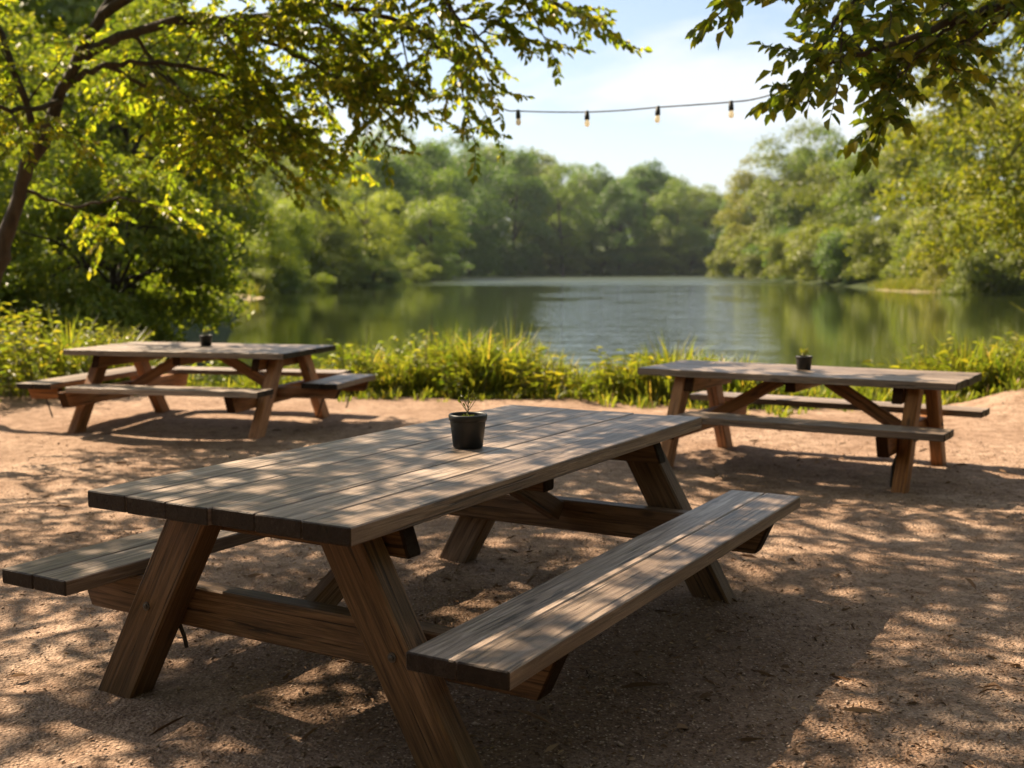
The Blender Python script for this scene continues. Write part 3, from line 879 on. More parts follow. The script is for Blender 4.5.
variant('yelbush', 69, 40, 170, .45, .7, .48, .2, .028, 'leaf_yellow', 'bark_dark', rad=.03, skirt=1, top=.7)
for i in range(2):
    variant('mid%d' % i, 70 + i, 66, 160, .58, [.31, .28][i], .40, .10, .0125, 'leaf_dark', 'bark_dark', skirt=.5)
for i in range(3):
    variant('bush%d' % i, 80 + i, 40, 380, .45, [.6, .7, .55][i], .48, .2, .020, ['leaf_bright', 'leaf_dark', 'leaf_far'][i], 'bark_dark', rad=.03, skirt=1, top=.7)

def plant(kind, key, x, y, h, label, cat, group=None, wide=1.0, rz=None, sink=.02):
    z = gz(x, y) - sink * h
    root = empty(kind, (x, y, z), random.uniform(0, 6.28) if rz is None else rz, (h * wide, h * wide, h))
    tag(root, label, cat, group)
    tm, cm = VAR[key]
    mobj('trunk', tm, root)
    mobj('crown', cm, root)
    return root

ORD = ['first', 'second', 'third', 'fourth', 'fifth', 'sixth', 'seventh', 'eighth', 'ninth', 'tenth', 'eleventh', 'twelfth', 'thirteenth', 'fourteenth', 'fifteenth', 'sixteenth', 'seventeenth', 'eighteenth', 'nineteenth', 'twentieth',
       'twenty-first', 'twenty-second', 'twenty-third', 'twenty-fourth', 'twenty-fifth', 'twenty-sixth']
def X(px, Y): return (px - 512) / FPX * Y

# far wood at the end of the lake: (px, depth, top y in the photo)
FAR = [(428, 262, 146), (462, 300, 143), (484, 338, 145), (512, 318, 153), (536, 352, 158), (563, 330, 170), (590, 356, 170), (618, 340, 184), (648, 362, 170), (676, 348, 186), (704, 372, 192), (728, 378, 203)]
for i, (px, Y, ty) in enumerate(FAR):
    h = (276 - ty) / FPX * Y * 1.0 + 1.0
    plant('broadleaf_tree', 'far%d' % (i % 4), X(px, Y), Y, h - gz(X(px, Y), Y) * .5, 'hazy green tree in the front row of the far wood, %s from its left end' % ORD[i], 'tree', 'front row of the far wood', wide=random.uniform(.85, 1.15))
FARB = [(446, 350, 152), (500, 388, 150), (550, 398, 166), (575, 390, 168), (606, 400, 178), (630, 396, 168), (662, 404, 174), (690, 408, 190)]
for i, (px, Y, ty) in enumerate(FARB):
    h = (274 - ty) / FPX * Y
    plant('broadleaf_tree', 'far%d' % ((i + 2) % 4), X(px, Y), Y, h - gz(X(px, Y), Y), 'treetop showing behind the front row of the far wood, %s from the left' % ORD[i], 'tree', 'rear row of the far wood', wide=1.2)
FARS = [(441, 272), (470, 300), (496, 318), (522, 330), (548, 340), (574, 340), (602, 346), (632, 346), (660, 348), (690, 350), (716, 354)]
for i, (px, Y) in enumerate(FARS):
    plant('shore_bush', 'bush2', X(px, Y), Y, 8.0 + 2 * (i % 3), 'dark bush at the water edge under the far wood, %s from the left' % ORD[i], 'bush', 'bushes under the far wood', wide=1.5)

# left bank, from the far end towards the clearing
LEFT = [(398, 222, 132, 'far1', 'tall dark tree with an open top at the right end of the left bank'),
        (418, 240, 142, 'far3', 'dark tree joining the left bank to the far wood'),
        (376, 205, 150, 'far0', 'dark green tree behind the yellow tree on the left bank'),
        (350, 190, 160, 'mid0', 'dark tree behind the left shore between two yellow trees'),
        (366, 128, 174, 'yel0', 'sunlit yellow-green tree standing out on the left shore'),
        (432, 196, 180, 'yel1', 'pale green tree at the tip of the left shore before the far wood'),
        (330, 135, 186, 'mid1', 'shaded green tree left of the sunlit yellow tree on the left shore'),
        (306, 118, 172, 'sun2', 'half lit tree on the left shore above the dark bushes'),
        (262, 92, 176, 'yel2', 'feathery yellow-green tree leaning out above the sandy spit'),
        (235, 100, 130, 'mid0', 'tall shaded tree behind the sandy spit on the left'),
        (300, 165, 150, 'far2', 'tall dim tree in the second row of the left bank'),
        (262, 150, 140, 'far1', 'tall dim tree behind the feathery tree on the left bank'),
        (196, 70, 70, 'mid1', 'tall green tree rising behind the dense left shrub'),
        (140, 48, 10, 'sun1', 'tall light green tree behind the leaning trunk'),
        (60, 40, -60, 'mid0', 'tall dark tree in the wood behind the leaning trunk'),
        (-30, 34, -120, 'mid1', 'dark tree at the left edge behind the leaning trunk')]
for px, Y, ty, key, lab in LEFT:
    sy = 270 + 1.817 * FPX / Y
    h = (sy - ty) / FPX * Y
    plant('bank_tree', key, X(px, Y), Y, h, lab, 'tree', 'trees on the left bank', wide=random.uniform(.95, 1.2))
LB = [(282, 118, 5.0, 'bush1', 'dark bush low on the left shore beside the sandy spit'), (318, 124, 5.5, 'bush1', 'dark rounded bush in the middle of the left shore'), (352, 126, 4.5, 'bush2', 'dark bush at the foot of the yellow tree'),
      (388, 130, 2.6, 'yelbush', 'low pale yellow bush at the right end of the left shore'), (420, 205, 6, 'bush2', 'dim bush at the tip of the left shore'), (292, 100, 3.6, 'bush1', 'shaded bush just behind the tip of the sandy spit'), (272, 92, 3.4, 'bush2', 'dim bush under the feathery tree on the left shore'), (335, 116, 4.2, 'bush1', 'dark bush between the rounded bush and the yellow tree'), (372, 124, 4.0, 'bush2', 'dark bush right of the trunk of the yellow tree'), (402, 150, 4.6, 'bush1', 'dark bush behind the low pale bush of the left shore'), (236, 88, 4.5, 'bush1', 'dark bush at the root of the sandy spit'),
      (248, 77, 2.3, 'bush0', 'pale grassy bush on the sandy spit'), (406, 190, 5.5, 'bush1', 'dark bush between the left shore and the far wood')]
for px, Y, h, key, lab in LB:
    plant('shore_bush', key, X(px, Y), Y, h, lab, 'bush', 'bushes along the left shore', wide=1.25)

# right bank: front row along the water, then a taller row behind
RIGHT = [(738, 300, 188, 'far2', 'farthest tree of the right bank, greyed by haze'), (754, 258, 170, 'sun0', 'round-topped tree near the far end of the right bank'),
         (792, 205, 144, 'sun2', 'tall rounded tree in the middle of the right bank'), (818, 200, 138, 'far1', 'tallest dark green tree of the right bank, its crown open to the sky'), (846, 160, 152, 'sun3', 'broad sunlit tree right of the tallest one'),
         (886, 150, 130, 'far3', 'dark green tree on the right bank under the hanging bough'), (915, 124, 134, 'sun1', 'yellow-green tree rising behind the grassy point'),
         (962, 112, 112, 'mid0', 'deep green tree on the right shore near the frame edge'), (1004, 100, 98, 'sun0', 'bright tree at the right edge over the water'), (1046, 92, 80, 'mid1', 'tree at the right edge of the frame, half cut off')]
for px, Y, ty, key, lab in RIGHT:
    sy = 270 + 1.817 * FPX / Y
    h = (sy - ty) / FPX * Y
    plant('bank_tree', key, X(px, Y), Y, h, lab, 'tree', 'trees on the right bank', wide=random.uniform(.9, 1.1))
RF = [(742, 258, 11, 'bush0', 'pale bush at the far end of the right shore'), (765, 212, 10, 'bush0', 'tall pale bush on the right shore, second from its far end'), (786, 178, 8.5, 'bush2', 'greyish bush on the right shore below the tallest tree'), (806, 160, 8, 'bush0', 'yellowish bush overhanging the water on the right shore'),
      (830, 140, 8.5, 'bush0', 'big bright bush left of the grassy point'), (852, 128, 6.5, 'bush2', 'dim bush touching the left end of the grassy point'), (902, 118, 7.5, 'bush0', 'bright bush rising behind the grassy point'), (940, 104, 6.5, 'bush1', 'dark bush over the water right of the grassy point'), (972, 98, 8, 'bush0', 'bright bush on the right shore near the frame edge'), (990, 84, 4.5, 'bush0', 'low bright bush dipping in the water at the right edge'), (956, 92, 4.0, 'bush0', 'small bright bush between the two dark bushes on the right shore'), (926, 104, 4.0, 'bush2', 'dim bush at the right end of the grassy point'), (1032, 84, 6, 'bush0', 'bright bush half cut off by the right edge of the frame'), (1012, 90, 6, 'bush1', 'dark bush at the right frame edge by the water')]
for px, Y, h, key, lab in RF:
    plant('shore_bush', key, X(px, Y), Y, h, lab, 'bush', 'bushes along the right shore', wide=1.15)

# unseen trees added round the viewpoint to keep open sky off the near sides
for i, (x, y, h) in enumerate([(-8.5, -1.5, 8), (-6.0, -5.0, 9), (-2.2, -7.5, 9.5), (2.2, -7.5, 9), (6.0, -5.2, 9.5), (8.6, -1.6, 8.5), (9.6, 2.6, 8.5), (11.0, 7.0, 8)]):
    plant('sky_block_tree', 'mid%d' % (i % 2), x, y, h, 'unseen tree added round the viewpoint to keep sky light off the front picnic table', 'tree', 'unseen trees added to block sky light', wide=1.25)

# ------------------------------------------------------------------ leafy trees at ten to thirty metres, with real leaves
def leafy(name, label, cat, x, y, h, seed, nclump, per, zc, rx, rz, cr, leaf, mat, group=None, bark='bark_dark', rad=.02, top=.9):
    r = np.random.default_rng(seed)
    pos, nrm = crown_points(r, nclump, per, zc, rx, rz, cr, 1)
    pos = pos * h; n = len(pos)
    d = r.normal(size=(n, 3)) + np.array([0, 0, -.35])
    le = r.uniform(*leaf, n)
    root = empty(name, (x, y, gz(x, y) - .05))
    tag(root, label, cat, group)
    v, q = skeleton(r, top, zc, rx, rz, rad, 14)
    mobj('trunk', fast_mesh('trunk', v * h, q, mats=[M[bark]], smooth=True), root)
    mobj('crown', leaf_mesh('crown', pos, d, nrm, le, le * r.uniform(.42, .6, n), np.clip(r.normal(.5, .22, n), 0, 1), M[mat]), root)
    return root
leafy('dense_shrub', 'dense dark green shrub on the left bank behind the four-bench table', 'shrub', -6.0, 17.2, 3.5, 201, 85, 300, .50, .50, .50, .13, (.08, .13), 'leaf_dark')
leafy('bank_tree', 'mid-green tree right behind the dense left shrub, leaning over the water', 'tree', -8.2, 24.5, 6.6, 202, 90, 300, .52, .36, .46, .11, (.11, .18), 'leaf_weed', 'trees on the left bank')
leafy('bank_tree', 'shaded leafy tree left of the dense shrub, behind the leaning trunk', 'tree', -10.4, 19.5, 6.5, 203, 90, 280, .52, .36, .46, .11, (.10, .16), 'leaf_dark', 'trees on the left bank')
leafy('dense_shrub', 'low dark shrub at the left edge behind the tall weeds', 'shrub', -8.6, 15.6, 2.6, 204, 60, 260, .48, .62, .48, .15, (.07, .12), 'leaf_dark')
leafy('willow_tree', 'yellow-green tree leaning in at the right edge with twigs showing', 'tree', 12.4, 22.5, 9.4, 205, 150, 260, .54, .42, .46, .085, (.10, .17), 'leaf_bright', 'trees on the right bank', 'bark')
leafy('willow_tree', 'light green tree at the right edge reaching low over the water', 'tree', 21, 36, 9.5, 206, 90, 260, .50, .38, .46, .11, (.16, .25), 'leaf_bright', 'trees on the right bank', 'bark')

# ------------------------------------------------------------------ bank growth: grass (stuff) and single weeds
def grass_blades():
    r = np.random.default_rng(5)
    P0, Hh, Dr = [], [], []
    def tuft(x, y, h, n, spread):
        a = r.uniform(0, 6.28, n); rr = spread * np.sqrt(r.random(n))
        P0.append(np.stack([x + rr * np.cos(a), y + rr * np.sin(a)], 1))
        Hh.append(h * r.uniform(.5, 1.1, n)); Dr.append(a + r.normal(0, .6, n))
    def height(x):
        return np.interp(x, [-7.5, -4.6, -3.8, -2.2, -1.4, -.5, .3, .8, 1.6, 2.2, 3.2, 4.2, 4.8, 6, 8], [.8, .75, .35, .45, .80, .84, .80, .62, .72, .55, .25, .4, .85, .95, .8])
    for k in range(760):
        x = r.uniform(-7.5, 8.0)
        e = float(clearing_edge(x))
        y = e + abs(r.normal(0, .6)) + .05
        d = float(lake_sd(np.array([x]), np.array([y]))[0])
        if d < -.2: continue
        cl = float(fbm(np.array([x * 2.3]), np.array([y * 2.3]), 44, 3)[0])
        if cl < -.45 and r.random() < .7: continue
        h = float(height(x)) * (.62 + .45 * np.clip(cl + .5, 0, 1.2)) * r.uniform(.7, 1.15) * (.55 if y - e < .22 else 1)
        tuft(x, y, h, int(r.integers(26, 60)), r.uniform(.07, .2))
    for k in range(330):      # straggling low grass at the border of the dirt
        x = r.uniform(-7, 7.5); y = float(clearing_edge(x)) - abs(r.normal(0, .22)) + .05
        tuft(x, y, r.uniform(.06, .18), 14, .08)
    for k in range(70):        # left border of the clearing
        x = r.uniform(-8.5, -5.6); y = r.uniform(8.5, 12.6)
        tuft(x, y, r.uniform(.2, .6), 34, .18)
    for k in range(90):        # right border
        x = r.uniform(5.0, 8.5); y = r.uniform(9.5, 12.6)
        tuft(x, y, r.uniform(.2, .6), 34, .18)
    for k in range(12):        # a few tufts in the dirt by the left table
        x = r.uniform(-5.2, -4.3); y = r.uniform(8.0, 9.4)
        tuft(x, y, r.uniform(.04, .09), 14, .06)
    # grass on the far points
    for k in range(160):
        x, y = r.normal(-17.5, 1.6), r.normal(76, 2.2)
        if lake_sd(np.array([x]), np.array([y]))[0] > .6: tuft(x, y, .9, 12, .5)
    for k in range(900):
        x, y = r.normal(34.5, 2.2), r.normal(98, 5)
        if lake_sd(np.array([x]), np.array([y]))[0] > .3: tuft(x, y, .9, 12, .6)
    p = np.concatenate(P0); h = np.concatenate(Hh); a = np.concatenate(Dr)
    z = ground_z(p[:, 0], p[:, 1])
    n = len(p)
    base = np.column_stack([p, z - .01])
    out = np.column_stack([np.cos(a), np.sin(a), np.zeros(n)])
    sd = np.column_stack([-np.sin(a + r.normal(0, .5, n)), np.cos(a), np.zeros(n)])
    w = (.005 + .0065 * r.random(n))[:, None] * (1 + .6 * (p[:, 1] > 40))[:, None]
    lean = r.uniform(.1, .75, n)[:, None] * h[:, None]
    hh = h[:, None]
    rows = []
    for t, wk in ((0, .8), (.4, 1), (.75, .75), (1, .08)):
        c = base + out * lean * t ** 2 + np.array([0, 0, 1]) * hh * (t - .22 * t ** 3 * (lean / hh))
        rows += [c - sd * w * wk, c + sd * w * wk]
    v = np.stack(rows, 1).reshape(-1, 3)
    o = (np.arange(n) * 8)[:, None]
    q = np.concatenate([o + np.array([[0, 1, 3, 2]]), o + np.array([[2, 3, 5, 4]]), o + np.array([[4, 5, 7, 6]])], 1).reshape(-1, 4)
    rn = np.clip(r.normal(.38, .22, n), 0, 1)
    o_ = mobj('bank_grass', fast_mesh('bank_grass', v, q, attrs={'rnd': ('FACE', np.repeat(rn, 3))}, mats=[M['grass']]))
    tag(o_, 'tall sunlit yellow-green grass growing along the bank of the lake', 'grass', None, 'stuff')
    print('grass blades', n)
grass_blades()

def weed(x, y, h, label, seed, leaf=(.06, .11), stems=12, spread=.22, mat='leaf_weed', narrow=False):
    r = np.random.default_rng(seed)
    root = empty('weed_plant', (x, y, gz(x, y)))
    tag(root, label, 'plant', 'leafy weeds on the bank')
    tv, tq, nv = [], [], 0
    lp, ld, ln = [], [], []
    for k in range(stems):
        a = r.uniform(0, 6.28); rr = spread * math.sqrt(r.random())
        b = np.array([rr * math.cos(a), rr * math.sin(a), -.02])
        hh = h * r.uniform(.55, 1.05)
        tip = b + np.array([math.cos(a) * hh * r.uniform(.1, .5), math.sin(a) * hh * r.uniform(.1, .5), hh])
        mid = b * .5 + tip * .5 + np.array([-math.cos(a), -math.sin(a), .3]) * .05
        pts = np.array([b, mid, tip])
        v, q = tube(pts, [.006, .004, .0015], 4)
        tv.append(v); tq.append(q + nv); nv += len(v)
        m = int(hh / .035)
        for j in range(m):
            t = .12 + .88 * (j + r.random()) / m
            p = (1 - t) ** 2 * b + 2 * t * (1 - t) * mid + t * t * tip
            an = j * 2.4 + r.normal(0, .4)
            lp.append(p)
            ld.append((math.cos(an), math.sin(an), r.uniform(-.1, .7)))
            ln.append((r.normal(0, .3), r.normal(0, .3), 1))
    mobj('stem', fast_mesh('stem', np.concatenate(tv), np.concatenate(tq), mats=[M['stem']], smooth=True), root)
    n = len(lp); le = r.uniform(*leaf, n)
    mobj('foliage', leaf_mesh('foliage', np.array(lp), np.array(ld), np.array(ln), le, le * (r.uniform(.14, .22, n) if narrow else r.uniform(.4, .6, n)), np.clip(r.normal(.5, .25, n), 0, 1), M[mat], curl=.25), root)
WEEDS = [(-1.95, 13.0, .66, 'leafy weed clump just right of the left picnic table', 0), (-1.45, 12.9, .62, 'dark leafy weed clump in the bank grass, second right of the left table', 0), (-1.0, 13.2, .80, 'tallest leafy weed in the middle of the bank grass', 0),
         (-.55, 12.75, .55, 'broad weed clump on the bank above the front pot', 0), (-.1, 12.9, .74, 'bright narrow-leaved weed behind the far edge of the front table', 1), (.35, 12.7, .55, 'drooping yellow-green weed between the front table and the water', 1),
         (.85, 12.4, .42, 'low weed clump where the bank grass dips', 0), (1.35, 12.5, .58, 'narrow-leaved weed left of the right picnic table', 1), (1.75, 12.3, .5, 'weed clump behind the left end of the right picnic table', 0),
         (2.6, 12.2, .42, 'small brownish weed behind the middle of the right table', 1), (4.75, 11.9, .72, 'bushy weed by the dirt mound on the right', 0), (5.3, 12.3, .85, 'tall reedy weed at the right edge of the bank', 1), (4.35, 12.2, .5, 'weed clump behind the right end of the right table', 1),
         (-5.2, 12.6, .95, 'tall leafy weed at the left edge beside the four-bench table', 0), (-5.9, 12.9, 1.05, 'tallest leafy weed at the far left edge', 0), (-4.6, 13.2, .75, 'shaded weed between the left edge and the dense shrub', 0), (-5.5, 11.6, .6, 'low weed at the left border of the dirt', 0),
         (-3.8, 13.6, .5, 'weed seen under the four-bench table top on its left', 0), (-2.7, 13.4, .5, 'weed seen above the four-bench table beside its pot', 0)]
for i, (x, y, h, lab, nar) in enumerate(WEEDS):
    weed(x, y, h, lab, 300 + i, (.10, .2) if nar else (.055, .115), 18 if h < .9 else 32, .3 if h < .9 else .4, 'leaf_weed', bool(nar))

# ------------------------------------------------------------------ gravel and litter on the dirt
def litter():
    r = np.random.default_rng(8)
    n = 7500
    y = 2.3 + 8.5 * r.random(n) ** 1.7
    x = r.uniform(-.52, .52, n) * (y + .6)
    z = ground_z(x, y) + .006
    p = np.column_stack([x, y, z])
    s = r.uniform(.003, .0085, n) * np.where(r.random(n) < .03, 1.8, 1)
    u = np.array([(1, 0, 0), (-1, 0, 0), (0, 1, 0), (0, -1, 0), (0, 0, 1), (0, 0, -1), ], float)
    k = u[None] * s[:, None, None] * r.uniform(.6, 1.2, (n, 6, 1)) * np.array([1, 1, .55])
    k = k + r.normal(0, .18, (n, 6, 3)) * s[:, None, None]
    v = (p[:, None, :] + k).reshape(-1, 3)
    f = np.array([(0, 2, 4), (2, 1, 4), (1, 3, 4), (3, 0, 4), (2, 0, 5), (1, 2, 5), (3, 1, 5), (0, 3, 5)])
    t = ((np.arange(n) * 6)[:, None, None] + f[None]).reshape(-1, 3)
    o = mobj('gravel', fast_mesh('gravel', v, None, t, mats=[M['pebble']], smooth=True))
    tag(o, 'small pale pebbles scattered over the reddish dirt', 'gravel', None, 'stuff')
    n = 26000
    y = 2.2 + 8 * r.random(n) ** 1.8
    x = r.uniform(-.54, .54, n) * (y + .6)
    dens = fbm(x * 1.3, y * 1.3, 21) + 1.2 * np.exp(-((x - .3) ** 2 + (y - 3.9) ** 2) / 2.2)
    k = dens > r.normal(.1, .45, n)
    x, y = x[k], y[k]; n = len(x)
    z = ground_z(x, y) + .010
    a = r.uniform(0, 6.28, n)
    d = np.column_stack([np.cos(a), np.sin(a), r.normal(0, .22, n)])
    le = r.uniform(.007, .026, n) * np.where(r.random(n) < .035, 2.2, 1)
    nn = np.column_stack([r.normal(0, .45, n), r.normal(0, .45, n), np.ones(n)])
    sl = r.random(n) < .45
    tw = r.random(n) < .02
    le = np.where(tw, r.uniform(.06, .15, n), le)
    me = leaf_mesh('leaf_litter', np.column_stack([x, y, z]), d, nn, le, le * np.where(tw, .05, np.where(sl, r.uniform(.12, .2, n), r.uniform(.4, .6, n))), np.clip(r.normal(.4, .27, n), 0, 1), M['litter'], fold=.2, curl=.3)
    o = mobj('leaf_litter', me)
    tag(o, 'dry brown leaf scraps and bark chips strewn over the dirt', 'leaf litter', None, 'stuff')
litter()

# ------------------------------------------------------------------ plant pots
def pot(loc, label, rt, rb, h, seed, sprout):
    root = empty('plant_pot', loc)
    tag(root, label, 'plant pot', 'black plant pots on the picnic tables')
    w = .004
    prof = [(0.0005, .001), (rb - .006, .001), (rb, .005), (rb + (rt - rb) * .82, h * .80), (rb + (rt - rb) * .84, h * .81), (rt - .001, h * .815), (rt + .002, h * .83), (rt + .003, h * .97), (rt, h), (rt - w, h), (rt - w - .002, h * .97), (rt - w - .003, h * .8)]
    v, q = lathe(prof, 48)
    mobj('pot', fast_mesh('pot', v, q, mats=[M['pot']], smooth=True), root)
    r = np.random.default_rng(seed)
    prof = [(rt - w - .003, h * .86), (rt * .7, h * .87), (rt * .4, h * .885), (.001, h * .89)]
    v, q = lathe(prof, 32)
    v = np.array(v) + np.column_stack([np.zeros((len(v), 2)), r.normal(0, .0012, len(v))])
    mobj('soil', fast_mesh('soil', v, q, mats=[M['soil']], smooth=True), root)
    tv, tq, nv, lp, ld, ln = [], [], 0, [], [], []
    if sprout == 'twiggy':
        ch = [([(0, 0, h * .87), (.001, 0, h + .03), (.003, 0, h + .088)], .0028, .0012)]
        for a, z0, z1, l in [(2.9, h + .006, h + .052, .034), (.2, h + .01, h + .062, .036), (3.6, h + .025, h + .072, .024), (.9, h + .02, h + .048, .028), (5.6, h + .035, h + .078, .026), (2.1, h, h + .03, .022)]:
            ch.append(([(0, 0, z0), (math.cos(a) * l * .5, math.sin(a) * l * .4, z0 + (z1 - z0) * .45), (math.cos(a) * l, math.sin(a) * l * .8, z1)], .0018, .0008))
        for pts, r0, r1 in ch:
            v, q = tube(pts, np.linspace(r0, r1, len(pts)), 6)
            tv.append(v); tq.append(q + nv); nv += len(v)
            for t in (.55, .8, 1, 1):
                pp = np.array(pts[1]) * (1 - t) + np.array(pts[2]) * t
                lp.append(pp); ld.append(r.normal(0, .6, 3) + (0, 0, .8)); ln.append(r.normal(0, 1, 3))
        for k in range(26):
            a = r.uniform(0, 6.28); rr = r.uniform(.002, .02)
            lp.append((rr * math.cos(a), rr * math.sin(a), h * .9)); ld.append((math.cos(a) * .8, math.sin(a) * .8, r.uniform(.3, 1.2))); ln.append((0, 0, 1))
        le = r.uniform(.010, .019, len(lp))
    else:
        for k in range(sprout):
            a = r.uniform(0, 6.28); l = r.uniform(.005, .03)
            pts = [(0, 0, h * .87), (math.cos(a) * l * .4, math.sin(a) * l * .4, h + .005), (math.cos(a) * l, math.sin(a) * l, h + r.uniform(.015, .05))]
            v, q = tube(pts, [.002, .0016, .001], 5)
            tv.append(v); tq.append(q + nv); nv += len(v)
            for t in (.5, .8, 1, 1):
                lp.append(np.array(pts[1]) * (1 - t) + np.array(pts[2]) * t); ld.append(r.normal(0, .7, 3) + (0, 0, .5)); ln.append(r.normal(0, 1, 3))
        le = r.uniform(.018, .03, len(lp))
    s = mobj('seedling', fast_mesh('seedling', np.concatenate(tv), np.concatenate(tq), mats=[M['stem']], smooth=True), root)
    mobj('leaves', leaf_mesh('leaves', np.array(lp, float), np.array(ld, float), np.array(ln, float), le, le * .45, np.clip(r.normal(.6, .2, len(lp)), 0, 1), M['leaf_weed']), s)
pp = at(468, 446, 4.24)
pot((pp[0], 4.24, .751), 'black plastic pot with a twiggy seedling on the large front table', .070, .056, .128, 1, 'twiggy')
pot((-2.86, 10.62, gz(-2.83, 10.42) + .701), 'small black pot on the four-bench table by the left bank', .058, .05, .10, 2, 5)
pot((2.10, 8.16, gz(2.10, 8.12) + .701), 'small black pot with pale green shoots on the right table', .058, .049, .10, 3, 9)

# ------------------------------------------------------------------ string lights
def string_lights():
    root = empty('string_lights', tuple(P(478, 92, 9.7)))
    og = np.array(root.location)
    tag(root, 'drooping string of small bulbs hung between two trees over the lake', 'string lights')
    key = [(478, 95, 9.7), (505, 109.5, 9.65), (518, 111, 9.62), (552, 112, 9.5), (587, 112, 9.4), (622, 110.4, 9.25), (658, 107.3, 9.1), (695, 104.8, 8.95), (731, 102, 8.8), (757, 98.5, 8.7), (800, 86, 8.5), (852, 66, 8.3)]
    pts = np.array([P(*k) for k in key]) - og
    m = []
    for i in range(len(pts) - 1):
        p0, p1, p2, p3 = pts[max(i - 1, 0)], pts[i], pts[i + 1], pts[min(i + 2, len(pts) - 1)]
        for t in np.linspace(0, 1, 5, endpoint=False):
            m.append(.5 * (2 * p1 + (p2 - p0) * t + (2 * p0 - 5 * p1 + 4 * p2 - p3) * t * t + (3 * p1 - p0 - 3 * p2 + p3) * t ** 3))
    m.append(pts[-1])
    v, q = tube(m, [.0055] * len(m), 6)
    mobj('cable', fast_mesh('cable', v, q, mats=[M['cable']], smooth=True), root)
    bm_, nt = new_mat('amber_bulb_glass')
    out = N(nt, 'ShaderNodeOutputMaterial')
    b = N(nt, 'ShaderNodeBsdfPrincipled')
    b.inputs['Base Color'].default_value = (0.9, 0.84, 0.70, 1)
    b.inputs['Roughness'].default_value = .15
    t = N(nt, 'ShaderNodeBsdfTranslucent'); t.inputs[0].default_value = (1.0, .96, .84, 1)
    mx = N(nt, 'ShaderNodeMixShader'); mx.inputs[0].default_value = .6
    e = N(nt, 'ShaderNodeEmission'); e.inputs[0].default_value = (1, .7, .35, 1); e.inputs[1].default_value = .02
    ad = N(nt, 'ShaderNodeAddShader')
    L(nt, b.outputs[0], mx.inputs[1]); L(nt, t.outputs[0], mx.inputs[2])
    L(nt, mx.outputs[0], ad.inputs[0]); L(nt, e.outputs[0], ad.inputs[1]); L(nt, ad.outputs[0], out.inputs[0])
    sv, sq = lathe([(.001, .010), (.013, .010), (.015, 0), (.015, -.010), (.019, -.014), (.021, -.06), (.018, -.064), (.001, -.064)], 16)
    bv, bq = lathe([(.012, -.06), (.014, -.067), (.020, -.082), (.022, -.096), (.018, -.110), (.010, -.119), (.001, -.121)], 16)
    sm = fast_mesh('socket', sv, sq, mats=[M['cable']], smooth=True)
    gm = fast_mesh('bulb', bv, bq, mats=[bm_], smooth=True)
    for i in (2, 4, 6, 8):
        s = mobj('socket', sm, root); s.location = pts[i]
        s.rotation_euler = (random.uniform(-.06, .06), random.uniform(-.06, .06), 0)
        mobj('bulb', gm, s)
string_lights()

# ------------------------------------------------------------------ air between here and the far wood
HAZE = 0.00008
if HAZE:
    x0, x1, y0, y1, z0, z1 = -330, 330, -70, 640, -6, 60
    me = fast_mesh('haze', [(x0, y0, z0), (x1, y0, z0), (x1, y1, z0), (x0, y1, z0), (x0, y0, z1), (x1, y0, z1), (x1, y1, z1), (x0, y1, z1)],
                   [(0, 3, 2, 1), (4, 5, 6, 7), (0, 1, 5, 4), (1, 2, 6, 5), (2, 3, 7, 6), (3, 0, 4, 7)])
    m, nt = new_mat('warm_haze')
    out = N(nt, 'ShaderNodeOutputMaterial')
    v = N(nt, 'ShaderNodeVolumePrincipled')
    v.inputs['Color'].default_value = (.78, .91, 1.0, 1)
    v.inputs['Density'].default_value = HAZE
    v.inputs['Anisotropy'].default_value = .3
    L(nt, v.outputs[0], out.inputs['Volume'])
    me.materials.append(m)
    tag(mobj('haze', me), 'thin warm summer haze over the lake', 'haze', None, 'stuff')

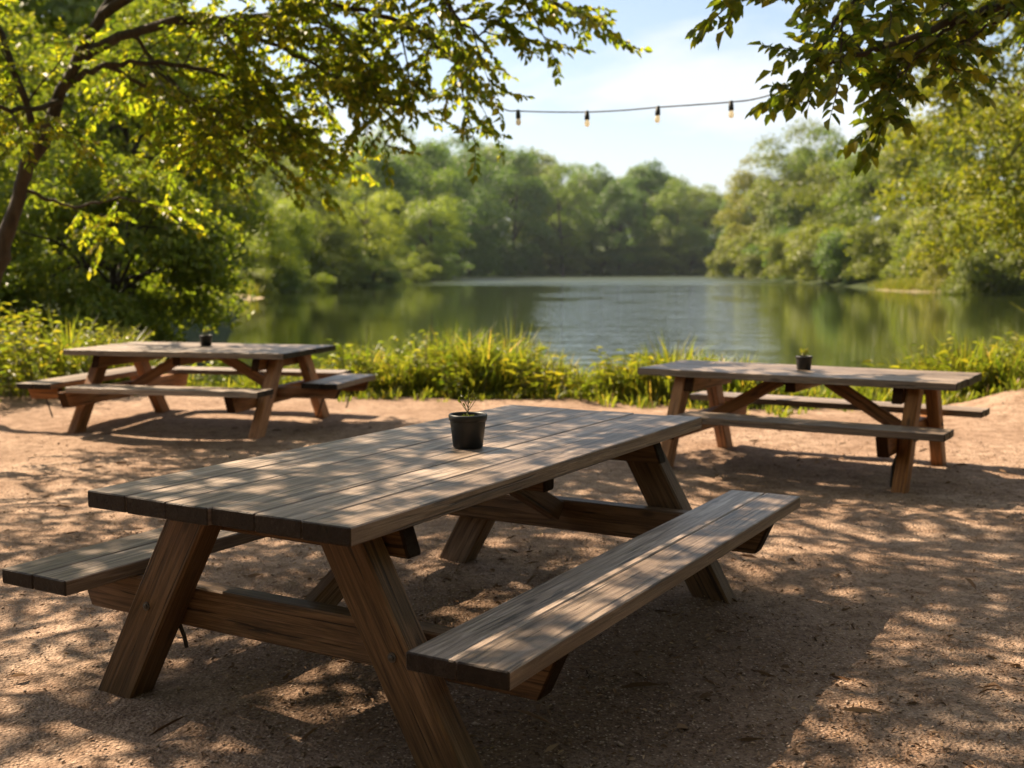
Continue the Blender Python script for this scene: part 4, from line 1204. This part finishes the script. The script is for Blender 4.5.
# ------------------------------------------------------------------ sky and sun
SUN_EL = R(47)
TO_SUN = np.array([-.80, .60])
sun = bpy.data.lights.new('sun', 'SUN')
sun.energy = 5.0
sun.angle = R(.45)
sun.color = (1, .81, .58)
so = bpy.data.objects.new('sun', sun)
COL.objects.link(so)
dv = Vector((TO_SUN[0] * math.cos(SUN_EL), TO_SUN[1] * math.cos(SUN_EL), math.sin(SUN_EL)))
so.rotation_euler = dv.to_track_quat('Z', 'Y').to_euler()
so.location = (-30, 25, 40)

w = bpy.data.worlds.new('World')
sc.world = w
w.use_nodes = True
nt = w.node_tree
for n in list(nt.nodes): nt.nodes.remove(n)
out = N(nt, 'ShaderNodeOutputWorld')
bg = N(nt, 'ShaderNodeBackground')
sky = N(nt, 'ShaderNodeTexSky', sky_type='NISHITA')
sky.sun_disc = False
sky.sun_elevation = SUN_EL
sky.sun_rotation = math.atan2(TO_SUN[0], TO_SUN[1])
sky.altitude = 50
sky.air_density = 1.0
sky.dust_density = 1.6
sky.ozone_density = 1.5
tc = N(nt, 'ShaderNodeTexCoord')
v = tc.outputs['Generated']
sx = N(nt, 'ShaderNodeSeparateXYZ')
L(nt, v, sx.inputs[0])
cl = noise(nt, mapping(nt, v, (1.6, 1.6, 6.0), (.4, .2, .35)), 1.7, 6, .55, .3)
cf = mth(nt, 'MULTIPLY', ramp(nt, cl, [(.42, (0, 0, 0)), (.58, (1, 1, 1))]), .85)
low = ramp(nt, sx.outputs[2], [(0.0, (.90,) * 3), (.07, (.66,) * 3), (.15, (.22,) * 3), (.3, (.05,) * 3)])
cf = mth(nt, 'MAXIMUM', cf, low)
cloud = mixc(nt, cf, sky.outputs[0], (5.7, 5.9, 6.1))
L(nt, cloud, bg.inputs[0])
bg.inputs[1].default_value = .055
L(nt, bg.outputs[0], out.inputs[0])

# ------------------------------------------------------------------ view
sc.view_settings.view_transform = 'Standard'
sc.view_settings.look = 'None'
sc.view_settings.exposure = 1.74
sc.view_settings.gamma = 1.0
sc.view_settings.use_curve_mapping = False
sc.render.engine = 'CYCLES'
sc.cycles.max_bounces = 8
sc.cycles.diffuse_bounces = 3
sc.cycles.glossy_bounces = 3
sc.cycles.transmission_bounces = 4
sc.cycles.volume_bounces = 0
sc.cycles.use_denoising = True
sc.cycles.sample_clamp_indirect = 6.0
sc.cycles.caustics_reflective = False
sc.cycles.caustics_refractive = False
